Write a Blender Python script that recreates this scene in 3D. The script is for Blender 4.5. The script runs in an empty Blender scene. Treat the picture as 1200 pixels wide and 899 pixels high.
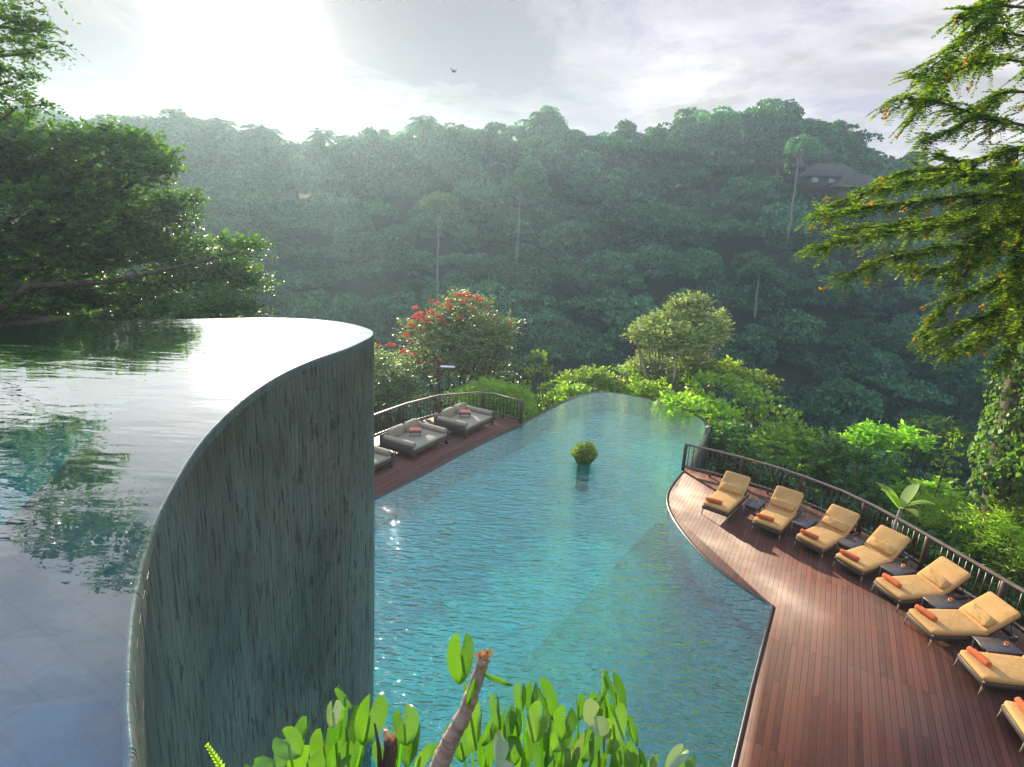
import bpy, math, random
import numpy as np
from mathutils import Matrix, Vector
R = math.radians
rng = np.random.default_rng(7)
random.seed(7)
scn = bpy.context.scene
COL = scn.collection

# ------------------------------------------------------------------ camera
CAM = np.array([0, 0, 8.5]); FPX = 680.0
PITCH, ROLL = R(15.49), R(2.92)
_d = np.array([0, math.cos(PITCH), -math.sin(PITCH)]); _r0 = np.array([1., 0, 0]); _u0 = np.cross(_r0, _d)
_r = math.cos(ROLL)*_r0 + math.sin(ROLL)*_u0
_u = -math.sin(ROLL)*_r0 + math.cos(ROLL)*_u0
cd = bpy.data.cameras.new('camera'); cam = bpy.data.objects.new('camera', cd); COL.objects.link(cam)
cd.sensor_width = 36; cd.sensor_fit = 'HORIZONTAL'; cd.lens = FPX/1200*36; cd.clip_start = .05; cd.clip_end = 3000
M = Matrix.Identity(4)
for i in range(3):
    M[i][0], M[i][1], M[i][2], M[i][3] = _r[i], _u[i], -_d[i], CAM[i]
cam.matrix_world = M
scn.camera = cam

def ray(x, y):
    v = (x-600)/FPX*_r - (y-449.5)/FPX*_u + _d
    return v/np.linalg.norm(v)
def at(x, y, Y):
    v = ray(x, y); return CAM + v*(Y/v[1])
def atz(x, y, z):
    v = ray(x, y); return CAM + v*((z-CAM[2])/v[2])
def mpp(p):                      # metres per photo pixel at a place
    return float((np.array(p)-CAM) @ _d)/FPX

# ------------------------------------------------------------------ light
SUN_EL, SUN_AZ = R(13.2), R(-23.6)          # azimuth measured from +Y towards +X
sd = np.array([math.sin(SUN_AZ)*math.cos(SUN_EL), math.cos(SUN_AZ)*math.cos(SUN_EL), math.sin(SUN_EL)])
sl = bpy.data.lights.new('sun', 'SUN'); sun = bpy.data.objects.new('sun', sl); COL.objects.link(sun)
sl.energy = 5.0; sl.angle = R(.6); sl.color = (1, .86, .64)
sun.rotation_euler = Vector(sd).to_track_quat('Z', 'Y').to_euler(); sun.location = (0, 0, 60)
scn.view_settings.view_transform = 'Standard'; scn.view_settings.look = 'None'
scn.view_settings.exposure = 1.42; scn.view_settings.gamma = 1
HAZE_D = 0.00078; HAZE_G = 0.50
SKY = .06
W = bpy.data.worlds.new('World'); scn.world = W; W.use_nodes = True
nt = W.node_tree; N = nt.nodes; L = nt.links; N.clear()
def nd(T, **k):
    n = T.nodes.new(k.pop('t'))
    for a, b in k.items():
        if a.startswith('i_'): n.inputs[a[2:].replace('_', ' ')].default_value = b
        else: setattr(n, a, b)
    return n
def vmath(T, op, a, b=None):
    n = T.nodes.new('ShaderNodeVectorMath'); n.operation = op
    for i, v in enumerate((a, b)):
        if v is None: continue
        if isinstance(v, bpy.types.NodeSocket): T.links.new(v, n.inputs[i])
        else: n.inputs[i].default_value = v
    return n
def fmath(T, op, a, b=None, c=None, clamp=False):
    n = T.nodes.new('ShaderNodeMath'); n.operation = op; n.use_clamp = clamp
    for i, v in enumerate((a, b, c)):
        if v is None: continue
        if isinstance(v, bpy.types.NodeSocket): T.links.new(v, n.inputs[i])
        else: n.inputs[i].default_value = v
    return n.outputs[0]
def mix(T, f, a, b, typ='MIX'):
    n = T.nodes.new('ShaderNodeMix'); n.data_type = 'RGBA'; n.blend_type = typ
    for s, v in ((n.inputs[0], f), (n.inputs[6], a), (n.inputs[7], b)):
        if isinstance(v, bpy.types.NodeSocket): T.links.new(v, s)
        else: s.default_value = v if not isinstance(v, tuple) or len(v) == 4 else (*v, 1)
    return n.outputs[2]
def ramp(T, f, stops, interp='LINEAR'):
    n = T.nodes.new('ShaderNodeValToRGB'); n.color_ramp.interpolation = interp
    e = n.color_ramp.elements
    while len(e) < len(stops): e.new(.5)
    for i, (p, c) in enumerate(stops):
        e[i].position = p; e[i].color = c if isinstance(c, tuple) and len(c) == 4 else ((*c, 1) if isinstance(c, tuple) else (c, c, c, 1))
    T.links.new(f, n.inputs[0]); return n.outputs[0]
def noise(T, vec, scale, detail=4, rough=.55, dist=0):
    n = T.nodes.new('ShaderNodeTexNoise'); n.inputs['Scale'].default_value = scale
    n.inputs['Detail'].default_value = detail; n.inputs['Roughness'].default_value = rough; n.inputs['Distortion'].default_value = dist
    if vec is not None: T.links.new(vec, n.inputs['Vector'])
    return n.outputs['Fac']

sky = nd(nt, t='ShaderNodeTexSky', sky_type='NISHITA', sun_disc=False, sun_elevation=SUN_EL, sun_rotation=SUN_AZ,
         altitude=200, air_density=1.0, dust_density=1.2, ozone_density=1.2)
tc = nd(nt, t='ShaderNodeTexCoord')
dirv = vmath(nt, 'NORMALIZE', tc.outputs['Generated']).outputs[0]
sep = nd(nt, t='ShaderNodeSeparateXYZ'); L.new(dirv, sep.inputs[0])
zc = fmath(nt, 'MAXIMUM', sep.outputs[2], 0.0)
zz = fmath(nt, 'ADD', zc, .16)
comb = nd(nt, t='ShaderNodeCombineXYZ')
L.new(fmath(nt, 'DIVIDE', sep.outputs[0], zz), comb.inputs[0]); L.new(fmath(nt, 'DIVIDE', sep.outputs[1], zz), comb.inputs[1])
comb.inputs[2].default_value = 3.7
cl1 = noise(nt, comb.outputs[0], 1.25, 7, .58, .35)
cl2 = noise(nt, vmath(nt, 'ADD', comb.outputs[0], (.13, .22, 0)).outputs[0], 1.25, 7, .58, .35)
dens = ramp(nt, cl1, [(.44, 0.0), (.60, 1.0)])
# the cloud deck thins out high overhead, where the blue shows
hi = nd(nt, t='ShaderNodeMapRange', i_From_Min=.54, i_From_Max=.68, i_To_Min=1, i_To_Max=.12); L.new(sep.outputs[2], hi.inputs[0])
dens = fmath(nt, 'MULTIPLY', dens, hi.outputs[0])
dt = vmath(nt, 'DOT_PRODUCT', dirv, tuple(sd)).outputs['Value']
dt = fmath(nt, 'MAXIMUM', dt, 0)
g1 = fmath(nt, 'POWER', dt, 7.0); g2 = fmath(nt, 'POWER', dt, 60.0); g3 = fmath(nt, 'POWER', dt, 600.0)
glow = fmath(nt, 'ADD', fmath(nt, 'MULTIPLY', g1, .15), fmath(nt, 'ADD', fmath(nt, 'MULTIPLY', g2, 3.6), fmath(nt, 'MULTIPLY', g3, 50)))
bk = nd(nt, t='ShaderNodeMapRange', i_From_Min=.25, i_From_Max=-.55, i_To_Min=5.0, i_To_Max=11.5); bk.interpolation_type = 'SMOOTHSTEP'
L.new(sep.outputs[1], bk.inputs[0])      # unseen clouds behind the camera, brightened to add frontal fill light
lo = nd(nt, t='ShaderNodeMapRange', i_From_Min=.84, i_From_Max=.98, i_To_Min=1.0, i_To_Max=.38); L.new(dt, lo.inputs[0])
zen = nd(nt, t='ShaderNodeMapRange', i_From_Min=.46, i_From_Max=.80, i_To_Min=1.0, i_To_Max=2.3); L.new(sep.outputs[2], zen.inputs[0])  # sky above the view made brighter to lift the ambient light
amb = fmath(nt, 'MULTIPLY', lo.outputs[0], zen.outputs[0])
bright = fmath(nt, 'ADD', glow, fmath(nt, 'MULTIPLY', bk.outputs[0], amb))
# lit and grey sides of the clouds
side = fmath(nt, 'SUBTRACT', cl1, cl2)
side = nd(nt, t='ShaderNodeMapRange', i_From_Min=-.09, i_From_Max=.10, i_To_Min=1.45, i_To_Max=.74).outputs[0].node
L.new(fmath(nt, 'SUBTRACT', cl1, cl2), side.inputs[0])
ccol = vmath(nt, 'SCALE', (1.0, .95, .96)); L.new(fmath(nt, 'MULTIPLY', bright, side.outputs[0]), ccol.inputs['Scale'])
thin = vmath(nt, 'SCALE', (1.0, .98, .95)); L.new(fmath(nt, 'MULTIPLY', glow, .5), thin.inputs['Scale'])
# thin high veil between the cumulus, densest low down: tames the aureole and greys the blue
veil = vmath(nt, 'SCALE', (.97, .94, 1.16)); L.new(fmath(nt, 'ADD', fmath(nt, 'MULTIPLY', glow, .25), fmath(nt, 'MULTIPLY', amb, 3.5)), veil.inputs['Scale'])
vr = nd(nt, t='ShaderNodeMapRange', i_From_Min=.45, i_From_Max=.75, i_To_Min=1.0, i_To_Max=.9); L.new(sep.outputs[2], vr.inputs[0])
upb = nd(nt, t='ShaderNodeMapRange', i_From_Min=.5, i_From_Max=.72); L.new(sep.outputs[2], upb.inputs[0])
veilc = mix(nt, 1.0, veil.outputs[0], mix(nt, upb.outputs[0], (1, 1, 1), (.62, .88, 1.12)), 'MULTIPLY')
skb = mix(nt, vr.outputs[0], sky.outputs[0], veilc)
warm = vmath(nt, 'SCALE', (1.0, .82, .55)); L.new(fmath(nt, 'MULTIPLY', glow, .5), warm.inputs['Scale'])
skc = vmath(nt, 'ADD', mix(nt, dens, skb, ccol.outputs[0]), warm.outputs[0]).outputs[0]
bg = nd(nt, t='ShaderNodeBackground'); bg.inputs[1].default_value = SKY; L.new(skc, bg.inputs[0])
ow = nd(nt, t='ShaderNodeOutputWorld'); L.new(bg.outputs[0], ow.inputs[0])

scn.cycles.use_denoising = True
try: scn.cycles.denoiser = 'OPENIMAGEDENOISE'
except Exception: pass
scn.cycles.max_bounces = 8; scn.cycles.diffuse_bounces = 3; scn.cycles.glossy_bounces = 3
scn.cycles.transmission_bounces = 4; scn.cycles.transparent_max_bounces = 8; scn.cycles.volume_bounces = 1
scn.cycles.sample_clamp_indirect = 6
scn.cycles.sample_clamp_direct = 0
scn.cycles.caustics_reflective = False; scn.cycles.caustics_refractive = False

# ------------------------------------------------------------------ object helpers
def setp(o, label=None, cat=None, group=None, kind=None):
    for k, v in (('label', label), ('category', cat), ('group', group), ('kind', kind)):
        if v: o[k] = v
    return o
def empty(name, loc=(0, 0, 0), rz=0, label=None, cat=None, group=None):
    o = bpy.data.objects.new(name, None); COL.objects.link(o)
    o.location = loc; o.rotation_euler = (0, 0, rz); o.empty_display_size = .3
    return setp(o, label, cat, group)
def copy_tree(o, parent=None):
    c = o.copy(); COL.objects.link(c); c.parent = parent
    for ch in list(o.children): copy_tree(ch, c)
    return c
def place_copy(src, loc, rz, label, group=None, scale=None):
    c = copy_tree(src); c.location = loc; c.rotation_euler = (0, 0, rz); c['label'] = label
    if group: c['group'] = group
    if scale: c.scale = (scale,)*3 if not hasattr(scale, '__len__') else scale
    return c

class MB:
    def __init__(s): s.V = []; s.F = []; s.n = 0; s.UV = None
    def raw(s, v, f, T=None):
        v = np.asarray(v, float).reshape(-1, 3)
        if T is not None:
            T = np.array(T); v = v @ T[:3, :3].T + T[:3, 3]
        s.V.append(v)
        s.F.append((np.asarray(f, dtype=np.int64) + s.n) if isinstance(f, np.ndarray) else [tuple(i+s.n for i in q) for q in f])
        s.n += len(v); return s
    def box(s, c, d, T=None, rz=0, bev=0):
        x, y, z = [a/2 for a in d]; c = np.array(c, float)
        if bev > 0:
            b = min(bev, x*.9, y*.9, z*.9); P = []
            for sz in (-1, 1):
                for (a, e) in (((x-b), z), (x, z-b))[::1 if sz > 0 else 1]:
                    pass
            rings = [(x-b, y-b, -z), (x, y, -z+b), (x, y, z-b), (x-b, y-b, z)]
            for (rx, ry, rzz) in rings:
                k = b*.6
                P += [(-rx+k, -ry, rzz), (rx-k, -ry, rzz), (rx, -ry+k, rzz), (rx, ry-k, rzz), (rx-k, ry, rzz), (-rx+k, ry, rzz), (-rx, ry-k, rzz), (-rx, -ry+k, rzz)]
            F = [tuple(range(7, -1, -1)), tuple(range(24, 32))]
            for r in range(3):
                for i in range(8):
                    j = (i+1) % 8; F.append((r*8+i, r*8+j, (r+1)*8+j, (r+1)*8+i))
            v = np.array(P)
        else:
            v = np.array([(-x, -y, -z), (x, -y, -z), (x, y, -z), (-x, y, -z), (-x, -y, z), (x, -y, z), (x, y, z), (-x, y, z)])
            F = [(3, 2, 1, 0), (4, 5, 6, 7), (0, 1, 5, 4), (1, 2, 6, 5), (2, 3, 7, 6), (3, 0, 4, 7)]
        if rz:
            cc, ss = math.cos(rz), math.sin(rz); v = v @ np.array([[cc, ss, 0], [-ss, cc, 0], [0, 0, 1]])
        return s.raw(v+c, F, T)
    def tube(s, pts, rad, k=8, caps=True, T=None):
        P = np.array(pts, float); n = len(P)
        rad = np.full(n, rad) if np.isscalar(rad) else np.array(rad, float)
        tg = np.gradient(P, axis=0); tg /= np.linalg.norm(tg, axis=1)[:, None]+1e-9
        ref = np.array([0, 0, 1.]) if abs(tg[0][2]) < .9 else np.array([1., 0, 0])
        a = np.cross(tg[0], ref); a /= np.linalg.norm(a)
        V = []
        for i in range(n):
            a = a - tg[i]*(a@tg[i]); a /= np.linalg.norm(a)+1e-9; b = np.cross(tg[i], a)
            th = np.arange(k)*2*math.pi/k
            V.append(P[i] + rad[i]*(np.cos(th)[:, None]*a + np.sin(th)[:, None]*b))
        F = [(i*k+j, i*k+(j+1) % k, (i+1)*k+(j+1) % k, (i+1)*k+j) for i in range(n-1) for j in range(k)]
        if caps: F += [tuple(range(k-1, -1, -1)), tuple(range((n-1)*k, n*k))]
        return s.raw(np.concatenate(V), F, T)
    def sq(s, c, d, e=(.3, .3), nu=20, nv=12, T=None, sag=None):
        """superellipsoid: rounded cushion"""
        u = np.linspace(-math.pi, math.pi, nu, endpoint=False); v = np.linspace(-math.pi/2, math.pi/2, nv)
        sg = lambda t, p: np.sign(t)*np.abs(t)**p
        U, Vv = np.meshgrid(u, v)
        X = sg(np.cos(Vv), e[1])*sg(np.cos(U), e[0])*d[0]/2; Y = sg(np.cos(Vv), e[1])*sg(np.sin(U), e[0])*d[1]/2; Z = sg(np.sin(Vv), e[1])*d[2]/2
        P = np.stack([X, Y, Z], -1).reshape(-1, 3)
        if sag: P = sag(P)
        F = [(i*nu+j, i*nu+(j+1) % nu, (i+1)*nu+(j+1) % nu, (i+1)*nu+j) for i in range(nv-1) for j in range(nu)]
        return s.raw(P+np.array(c), F, T)
    def prism(s, poly, z0, z1, T=None):
        n = len(poly); v = [(p[0], p[1], z0) for p in poly]+[(p[0], p[1], z1) for p in poly]
        F = [tuple(range(n-1, -1, -1)), tuple(range(n, 2*n))]+[(i, (i+1) % n, n+(i+1) % n, n+i) for i in range(n)]
        return s.raw(v, F, T)
    def lathe(s, prof, k=16, c=(0, 0, 0), T=None):
        th = np.arange(k)*2*math.pi/k
        V = np.concatenate([np.stack([r*np.cos(th), r*np.sin(th), np.full(k, z)], 1) for r, z in prof])+np.array(c)
        n = len(prof)
        F = [(i*k+j, i*k+(j+1) % k, (i+1)*k+(j+1) % k, (i+1)*k+j) for i in range(n-1) for j in range(k)]
        F += [tuple(range(k-1, -1, -1)), tuple(range((n-1)*k, n*k))]
        return s.raw(V, F, T)
    def build(s, name, mat, parent=None, smooth=False, **tags):
        V = np.concatenate(s.V)
        me = bpy.data.meshes.new(name)
        loops = []; starts = []; tot = 0
        for f in s.F:
            if isinstance(f, np.ndarray):
                k = f.shape[1]; loops.append(f.ravel()); starts.append(tot+np.arange(len(f))*k); tot += f.size
            else:
                for q in f:
                    loops.append(np.array(q)); starts.append(np.array([tot])); tot += len(q)
        loops = np.concatenate(loops).astype(np.int32); starts = np.concatenate(starts).astype(np.int32)
        me.vertices.add(len(V)); me.vertices.foreach_set('co', V.astype(np.float32).ravel())
        me.loops.add(len(loops)); me.loops.foreach_set('vertex_index', loops)
        me.polygons.add(len(starts)); me.polygons.foreach_set('loop_start', starts)
        me.update(calc_edges=True); me.validate()
        if smooth: me.polygons.foreach_set('use_smooth', np.ones(len(me.polygons), bool))
        me.materials.append(mat)
        o = bpy.data.objects.new(name, me); COL.objects.link(o)
        if parent: o.parent = parent
        return setp(o, **tags)

# ------------------------------------------------------------------ materials
MATS = {}
def newmat(name):
    m = bpy.data.materials.new(name); m.use_nodes = True; t = m.node_tree; t.nodes.clear()
    o = t.nodes.new('ShaderNodeOutputMaterial'); return m, t, o
def bsdf(t, col, rough=.6, spec=.5, bump=None, bs=.3, bd=.01, metal=0):
    p = t.nodes.new('ShaderNodeBsdfPrincipled')
    for k, v in (('Base Color', col), ('Roughness', rough), ('Specular IOR Level', spec), ('Metallic', metal)):
        if isinstance(v, bpy.types.NodeSocket): t.links.new(v, p.inputs[k])
        else: p.inputs[k].default_value = (*v, 1) if isinstance(v, tuple) and len(v) == 3 else v
    if bump is not None:
        b = t.nodes.new('ShaderNodeBump'); b.inputs['Strength'].default_value = bs; b.inputs['Distance'].default_value = bd
        t.links.new(bump, b.inputs['Height']); t.links.new(b.outputs[0], p.inputs['Normal'])
    return p
def objco(t):
    return t.nodes.new('ShaderNodeTexCoord').outputs['Object']
def plain(name, c1, c2, scale=8, rough=.7, spec=.4, bs=.3, bd=.01, stretch=(1, 1, 1), bscale=None, varobj=0.0):
    m, t, o = newmat(name); co = objco(t)
    mp = t.nodes.new('ShaderNodeMapping'); mp.inputs['Scale'].default_value = stretch; t.links.new(co, mp.inputs[0])
    f = noise(t, mp.outputs[0], scale, 5, .6)
    col = mix(t, ramp(t, f, [(.3, 0.), (.7, 1.)]), c1, c2)
    if varobj:
        oi = t.nodes.new('ShaderNodeObjectInfo')
        h = t.nodes.new('ShaderNodeHueSaturation'); t.links.new(col, h.inputs['Color'])
        t.links.new(fmath(t, 'MULTIPLY_ADD', oi.outputs['Random'], varobj, 1-varobj/2), h.inputs['Value']); col = h.outputs[0]
    b = noise(t, mp.outputs[0], bscale or scale*4, 5, .6)
    p = bsdf(t, col, rough, spec, b, bs, bd); t.links.new(p.outputs[0], o.inputs[0]); return m
def leafmat(name, cols, trans=.45, tcol=None, rough=.45, spec=.35, hue=.02, obval=.3):
    """cols: three base colours picked leaf by leaf"""
    m, t, o = newmat(name)
    g = t.nodes.new('ShaderNodeNewGeometry'); oi = t.nodes.new('ShaderNodeObjectInfo')
    col = ramp(t, g.outputs['Random Per Island'], [(0, cols[0]), (.5, cols[1]), (1, cols[2])])
    big = noise(t, g.outputs['Position'], .55, 2, .5)
    h = t.nodes.new('ShaderNodeHueSaturation'); t.links.new(col, h.inputs['Color'])
    t.links.new(fmath(t, 'MULTIPLY_ADD', oi.outputs['Random'], hue*2, .5-hue), h.inputs['Hue'])
    v = fmath(t, 'MULTIPLY_ADD', oi.outputs['Random'], obval, 1-obval/2)
    v = fmath(t, 'MULTIPLY', v, fmath(t, 'MULTIPLY_ADD', big, .9, .55)); t.links.new(v, h.inputs['Value'])
    p = bsdf(t, h.outputs[0], rough, spec)
    tr = t.nodes.new('ShaderNodeBsdfTranslucent')
    tc_ = mix(t, 1.0, h.outputs[0], tcol or (1.5, 1.9, .55), 'MULTIPLY'); t.links.new(tc_, tr.inputs[0])
    ms = t.nodes.new('ShaderNodeMixShader'); ms.inputs[0].default_value = trans
    t.links.new(p.outputs[0], ms.inputs[1]); t.links.new(tr.outputs[0], ms.inputs[2]); t.links.new(ms.outputs[0], o.inputs[0])
    return m

LM = {
 'forest': leafmat('forest_leaves', [(.025, .10, .055), (.045, .155, .07), (.10, .23, .075)], .3, hue=.03, obval=.9),
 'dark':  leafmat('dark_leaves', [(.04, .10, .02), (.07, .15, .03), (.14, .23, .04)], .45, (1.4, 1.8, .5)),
 'bright': leafmat('bright_leaves', [(.12, .20, .025), (.21, .31, .04), (.38, .45, .075)], .55, (1.5, 1.8, .5)),
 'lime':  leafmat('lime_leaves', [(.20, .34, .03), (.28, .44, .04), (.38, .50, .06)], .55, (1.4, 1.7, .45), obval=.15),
 'pale':  leafmat('pale_leaves', [(.18, .26, .07), (.30, .37, .11), (.46, .50, .18)], .4, (1.3, 1.4, .7)),
 'tulip': leafmat('tulip_leaves', [(.09, .17, .05), (.17, .26, .08), (.32, .38, .13)], .4, (1.3, 1.5, .6)),
 'right': leafmat('feathery_leaves', [(.07, .15, .02), (.14, .25, .028), (.28, .36, .04)], .5, (1.6, 1.7, .4)),
 'tip':   leafmat('orange_shoots', [(.50, .26, .03), (.55, .34, .04), (.5, .40, .05)], .4, (1.2, 1.0, .5)),
 'creeper': leafmat('creeper_leaves', [(.07, .14, .02), (.12, .20, .03), (.20, .28, .05)], .42, (1.4, 1.6, .5)),
 'bud':   leafmat('brown_buds', [(.30, .14, .06), (.38, .19, .08), (.42, .26, .12)], .25, (1.2, 1.0, .7)),
 'red':   leafmat('red_petals', [(.62, .10, .05), (.70, .16, .07), (.62, .22, .10)], .3, (1.2, .9, .6)),
 'tuft':  leafmat('tuft_leaves', [(.12, .20, .04), (.30, .38, .08), (.55, .58, .16)], .4, (1.3, 1.5, .6)),
 'flower': leafmat('orange_petals', [(.75, .17, .02), (.8, .24, .03), (.8, .3, .04)], .25, (1.2, .9, .5)),
}
BARK = plain('bark', (.05, .04, .03), (.13, .10, .075), 6, .85, .2, .6, .02, (1, 1, .25))
PALEBARK = plain('pale_bark', (.18, .17, .15), (.32, .30, .26), 4, .8, .2, .4, .02, (1, 1, .3))
def foliage_ground():
    return plain('earth', (.018, .035, .015), (.035, .055, .022), .6, .9, .1, .5, .1)
GROUND = foliage_ground()

# big arum leaf with veins
def arum_mat(name, c1, c2, c3, trans=.5):
    m, t, o = newmat(name); g = t.nodes.new('ShaderNodeNewGeometry'); uv = t.nodes.new('ShaderNodeUVMap')
    sp = t.nodes.new('ShaderNodeSeparateXYZ'); t.links.new(uv.outputs[0], sp.inputs[0])
    ax = fmath(t, 'ABSOLUTE', fmath(t, 'SUBTRACT', sp.outputs[0], .5))
    mid = fmath(t, 'LESS_THAN', ax, .018)
    w = fmath(t, 'SUBTRACT', sp.outputs[1], fmath(t, 'MULTIPLY', ax, 1.1))
    vein = fmath(t, 'POWER', fmath(t, 'ABSOLUTE', fmath(t, 'SINE', fmath(t, 'MULTIPLY', w, 28))), 14.)
    inv = fmath(t, 'SUBTRACT', 1.0, vein)
    col = ramp(t, g.outputs['Random Per Island'], [(0, c1), (.5, c2), (1, c3)])
    n_ = noise(t, objco(t), 14, 4, .6)
    col = mix(t, fmath(t, 'MULTIPLY', n_, .5), col, (.10, .22, .03), 'MIX')
    lines = fmath(t, 'MAXIMUM', mid, fmath(t, 'SUBTRACT', 1., fmath(t, 'GREATER_THAN', inv, .5)))
    col = mix(t, fmath(t, 'MULTIPLY', lines, .10), col, (.45, .55, .22))
    p = bsdf(t, col, .30, .6, inv, .10, .002)
    tr = t.nodes.new('ShaderNodeBsdfTranslucent'); t.links.new(mix(t, 1.0, col, (1.5, 1.75, .5), 'MULTIPLY'), tr.inputs[0])
    ms = t.nodes.new('ShaderNodeMixShader'); ms.inputs[0].default_value = trans
    t.links.new(p.outputs[0], ms.inputs[1]); t.links.new(tr.outputs[0], ms.inputs[2]); t.links.new(ms.outputs[0], o.inputs[0])
    return m
ARUM = arum_mat('arum_leaf', (.04, .12, .016), (.075, .19, .02), (.14, .26, .03), .36)
PALELEAF = arum_mat('pale_leaf_underside', (.22, .27, .18), (.28, .33, .22), (.30, .33, .22), .2)

def water_mat(name, tint, waves, rough=0.0, boost=1.0, cap=.95):
    m, t, o = newmat(name); g = t.nodes.new('ShaderNodeNewGeometry')
    h = None
    for (sc, st, rot, amp) in waves:
        mp = t.nodes.new('ShaderNodeMapping'); mp.inputs['Rotation'].default_value = (0, 0, rot); mp.inputs['Scale'].default_value = st
        t.links.new(g.outputs['Position'], mp.inputs[0])
        f = fmath(t, 'MULTIPLY', noise(t, mp.outputs[0], sc, 2, .5, .5), amp)
        h = f if h is None else fmath(t, 'ADD', h, f)
    b = t.nodes.new('ShaderNodeBump'); b.inputs['Strength'].default_value = 1; b.inputs['Distance'].default_value = 1
    t.links.new(h, b.inputs['Height'])
    gl = t.nodes.new('ShaderNodeBsdfGlossy'); gl.inputs['Roughness'].default_value = rough; t.links.new(b.outputs[0], gl.inputs['Normal'])
    gl.inputs[0].default_value = (1, 1, 1, 1)
    tr = t.nodes.new('ShaderNodeBsdfTransparent'); tr.inputs[0].default_value = (*tint, 1)
    fr = t.nodes.new('ShaderNodeFresnel'); fr.inputs[0].default_value = 1.34; t.links.new(b.outputs[0], fr.inputs['Normal'])
    ms = t.nodes.new('ShaderNodeMixShader'); t.links.new(fmath(t, 'MINIMUM', fmath(t, 'MULTIPLY', fr.outputs[0], boost), cap), ms.inputs[0])
    t.links.new(tr.outputs[0], ms.inputs[1]); t.links.new(gl.outputs[0], ms.inputs[2]); t.links.new(ms.outputs[0], o.inputs[0])
    return m
WUP = water_mat('upper_water', (.70, .97, .98), [(1.3, (1, 3, 1), .5, .004), (5, (1, 2.2, 1), .5, .0009)], .0, 5.0, .93)
WLOW = water_mat('lower_water', (.62, .97, .98), [(.8, (1, 3.2, 1), R(24), .06), (2.9, (1, 2.8, 1), R(16), .085), (7.0, (1, 2.4, 1), R(30), .028)], .02, 4.0, .74)

def stone_tiles(name, c1, c2, size=.3, rough=.5, bs=.2, grout=None):
    grout = grout or tuple(a*.72 for a in c1)
    m, t, o = newmat(name); g = t.nodes.new('ShaderNodeNewGeometry')
    mp = t.nodes.new('ShaderNodeMapping'); mp.inputs['Rotation'].default_value = (0, 0, R(30)); t.links.new(g.outputs['Position'], mp.inputs[0])
    br = t.nodes.new('ShaderNodeTexBrick'); br.offset = .5; t.links.new(mp.outputs[0], br.inputs[0])
    br.inputs['Scale'].default_value = 1/size; br.inputs['Mortar Size'].default_value = .02; br.inputs['Row Height'].default_value = .5; br.inputs['Brick Width'].default_value = 1.
    br.inputs['Color1'].default_value = (*c1, 1); br.inputs['Color2'].default_value = (*c2, 1); br.inputs['Mortar'].default_value = (*grout, 1)
    n1 = noise(t, g.outputs['Position'], .9, 6, .65); n2 = noise(t, g.outputs['Position'], 5, 5, .65)
    col = mix(t, ramp(t, n1, [(.3, 0.), (.7, .6)]), br.outputs[0], tuple(a*.45 for a in c1))
    col = mix(t, ramp(t, n2, [(.35, 0.), (.7, .35)]), col, tuple(min(1, a*1.6) for a in c2))
    p = bsdf(t, col, .95, .05, n2, bs, .02); t.links.new(p.outputs[0], o.inputs[0]); return m
TURQ = stone_tiles('turquoise_stone', (.02, .54, .45), (.035, .64, .55))
TEALD = stone_tiles('dark_teal_stone', (.016, .31, .27), (.026, .38, .33))
SLATEF = stone_tiles('slate_floor', (.09, .15, .17), (.12, .19, .21), .45)
STEPF = stone_tiles('blue_slate_floor', (.07, .15, .22), (.10, .20, .28), .6)
BLACKSTONE = plain('black_stone', (.02, .022, .022), (.05, .05, .048), 6, .35, .5, .3)

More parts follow.
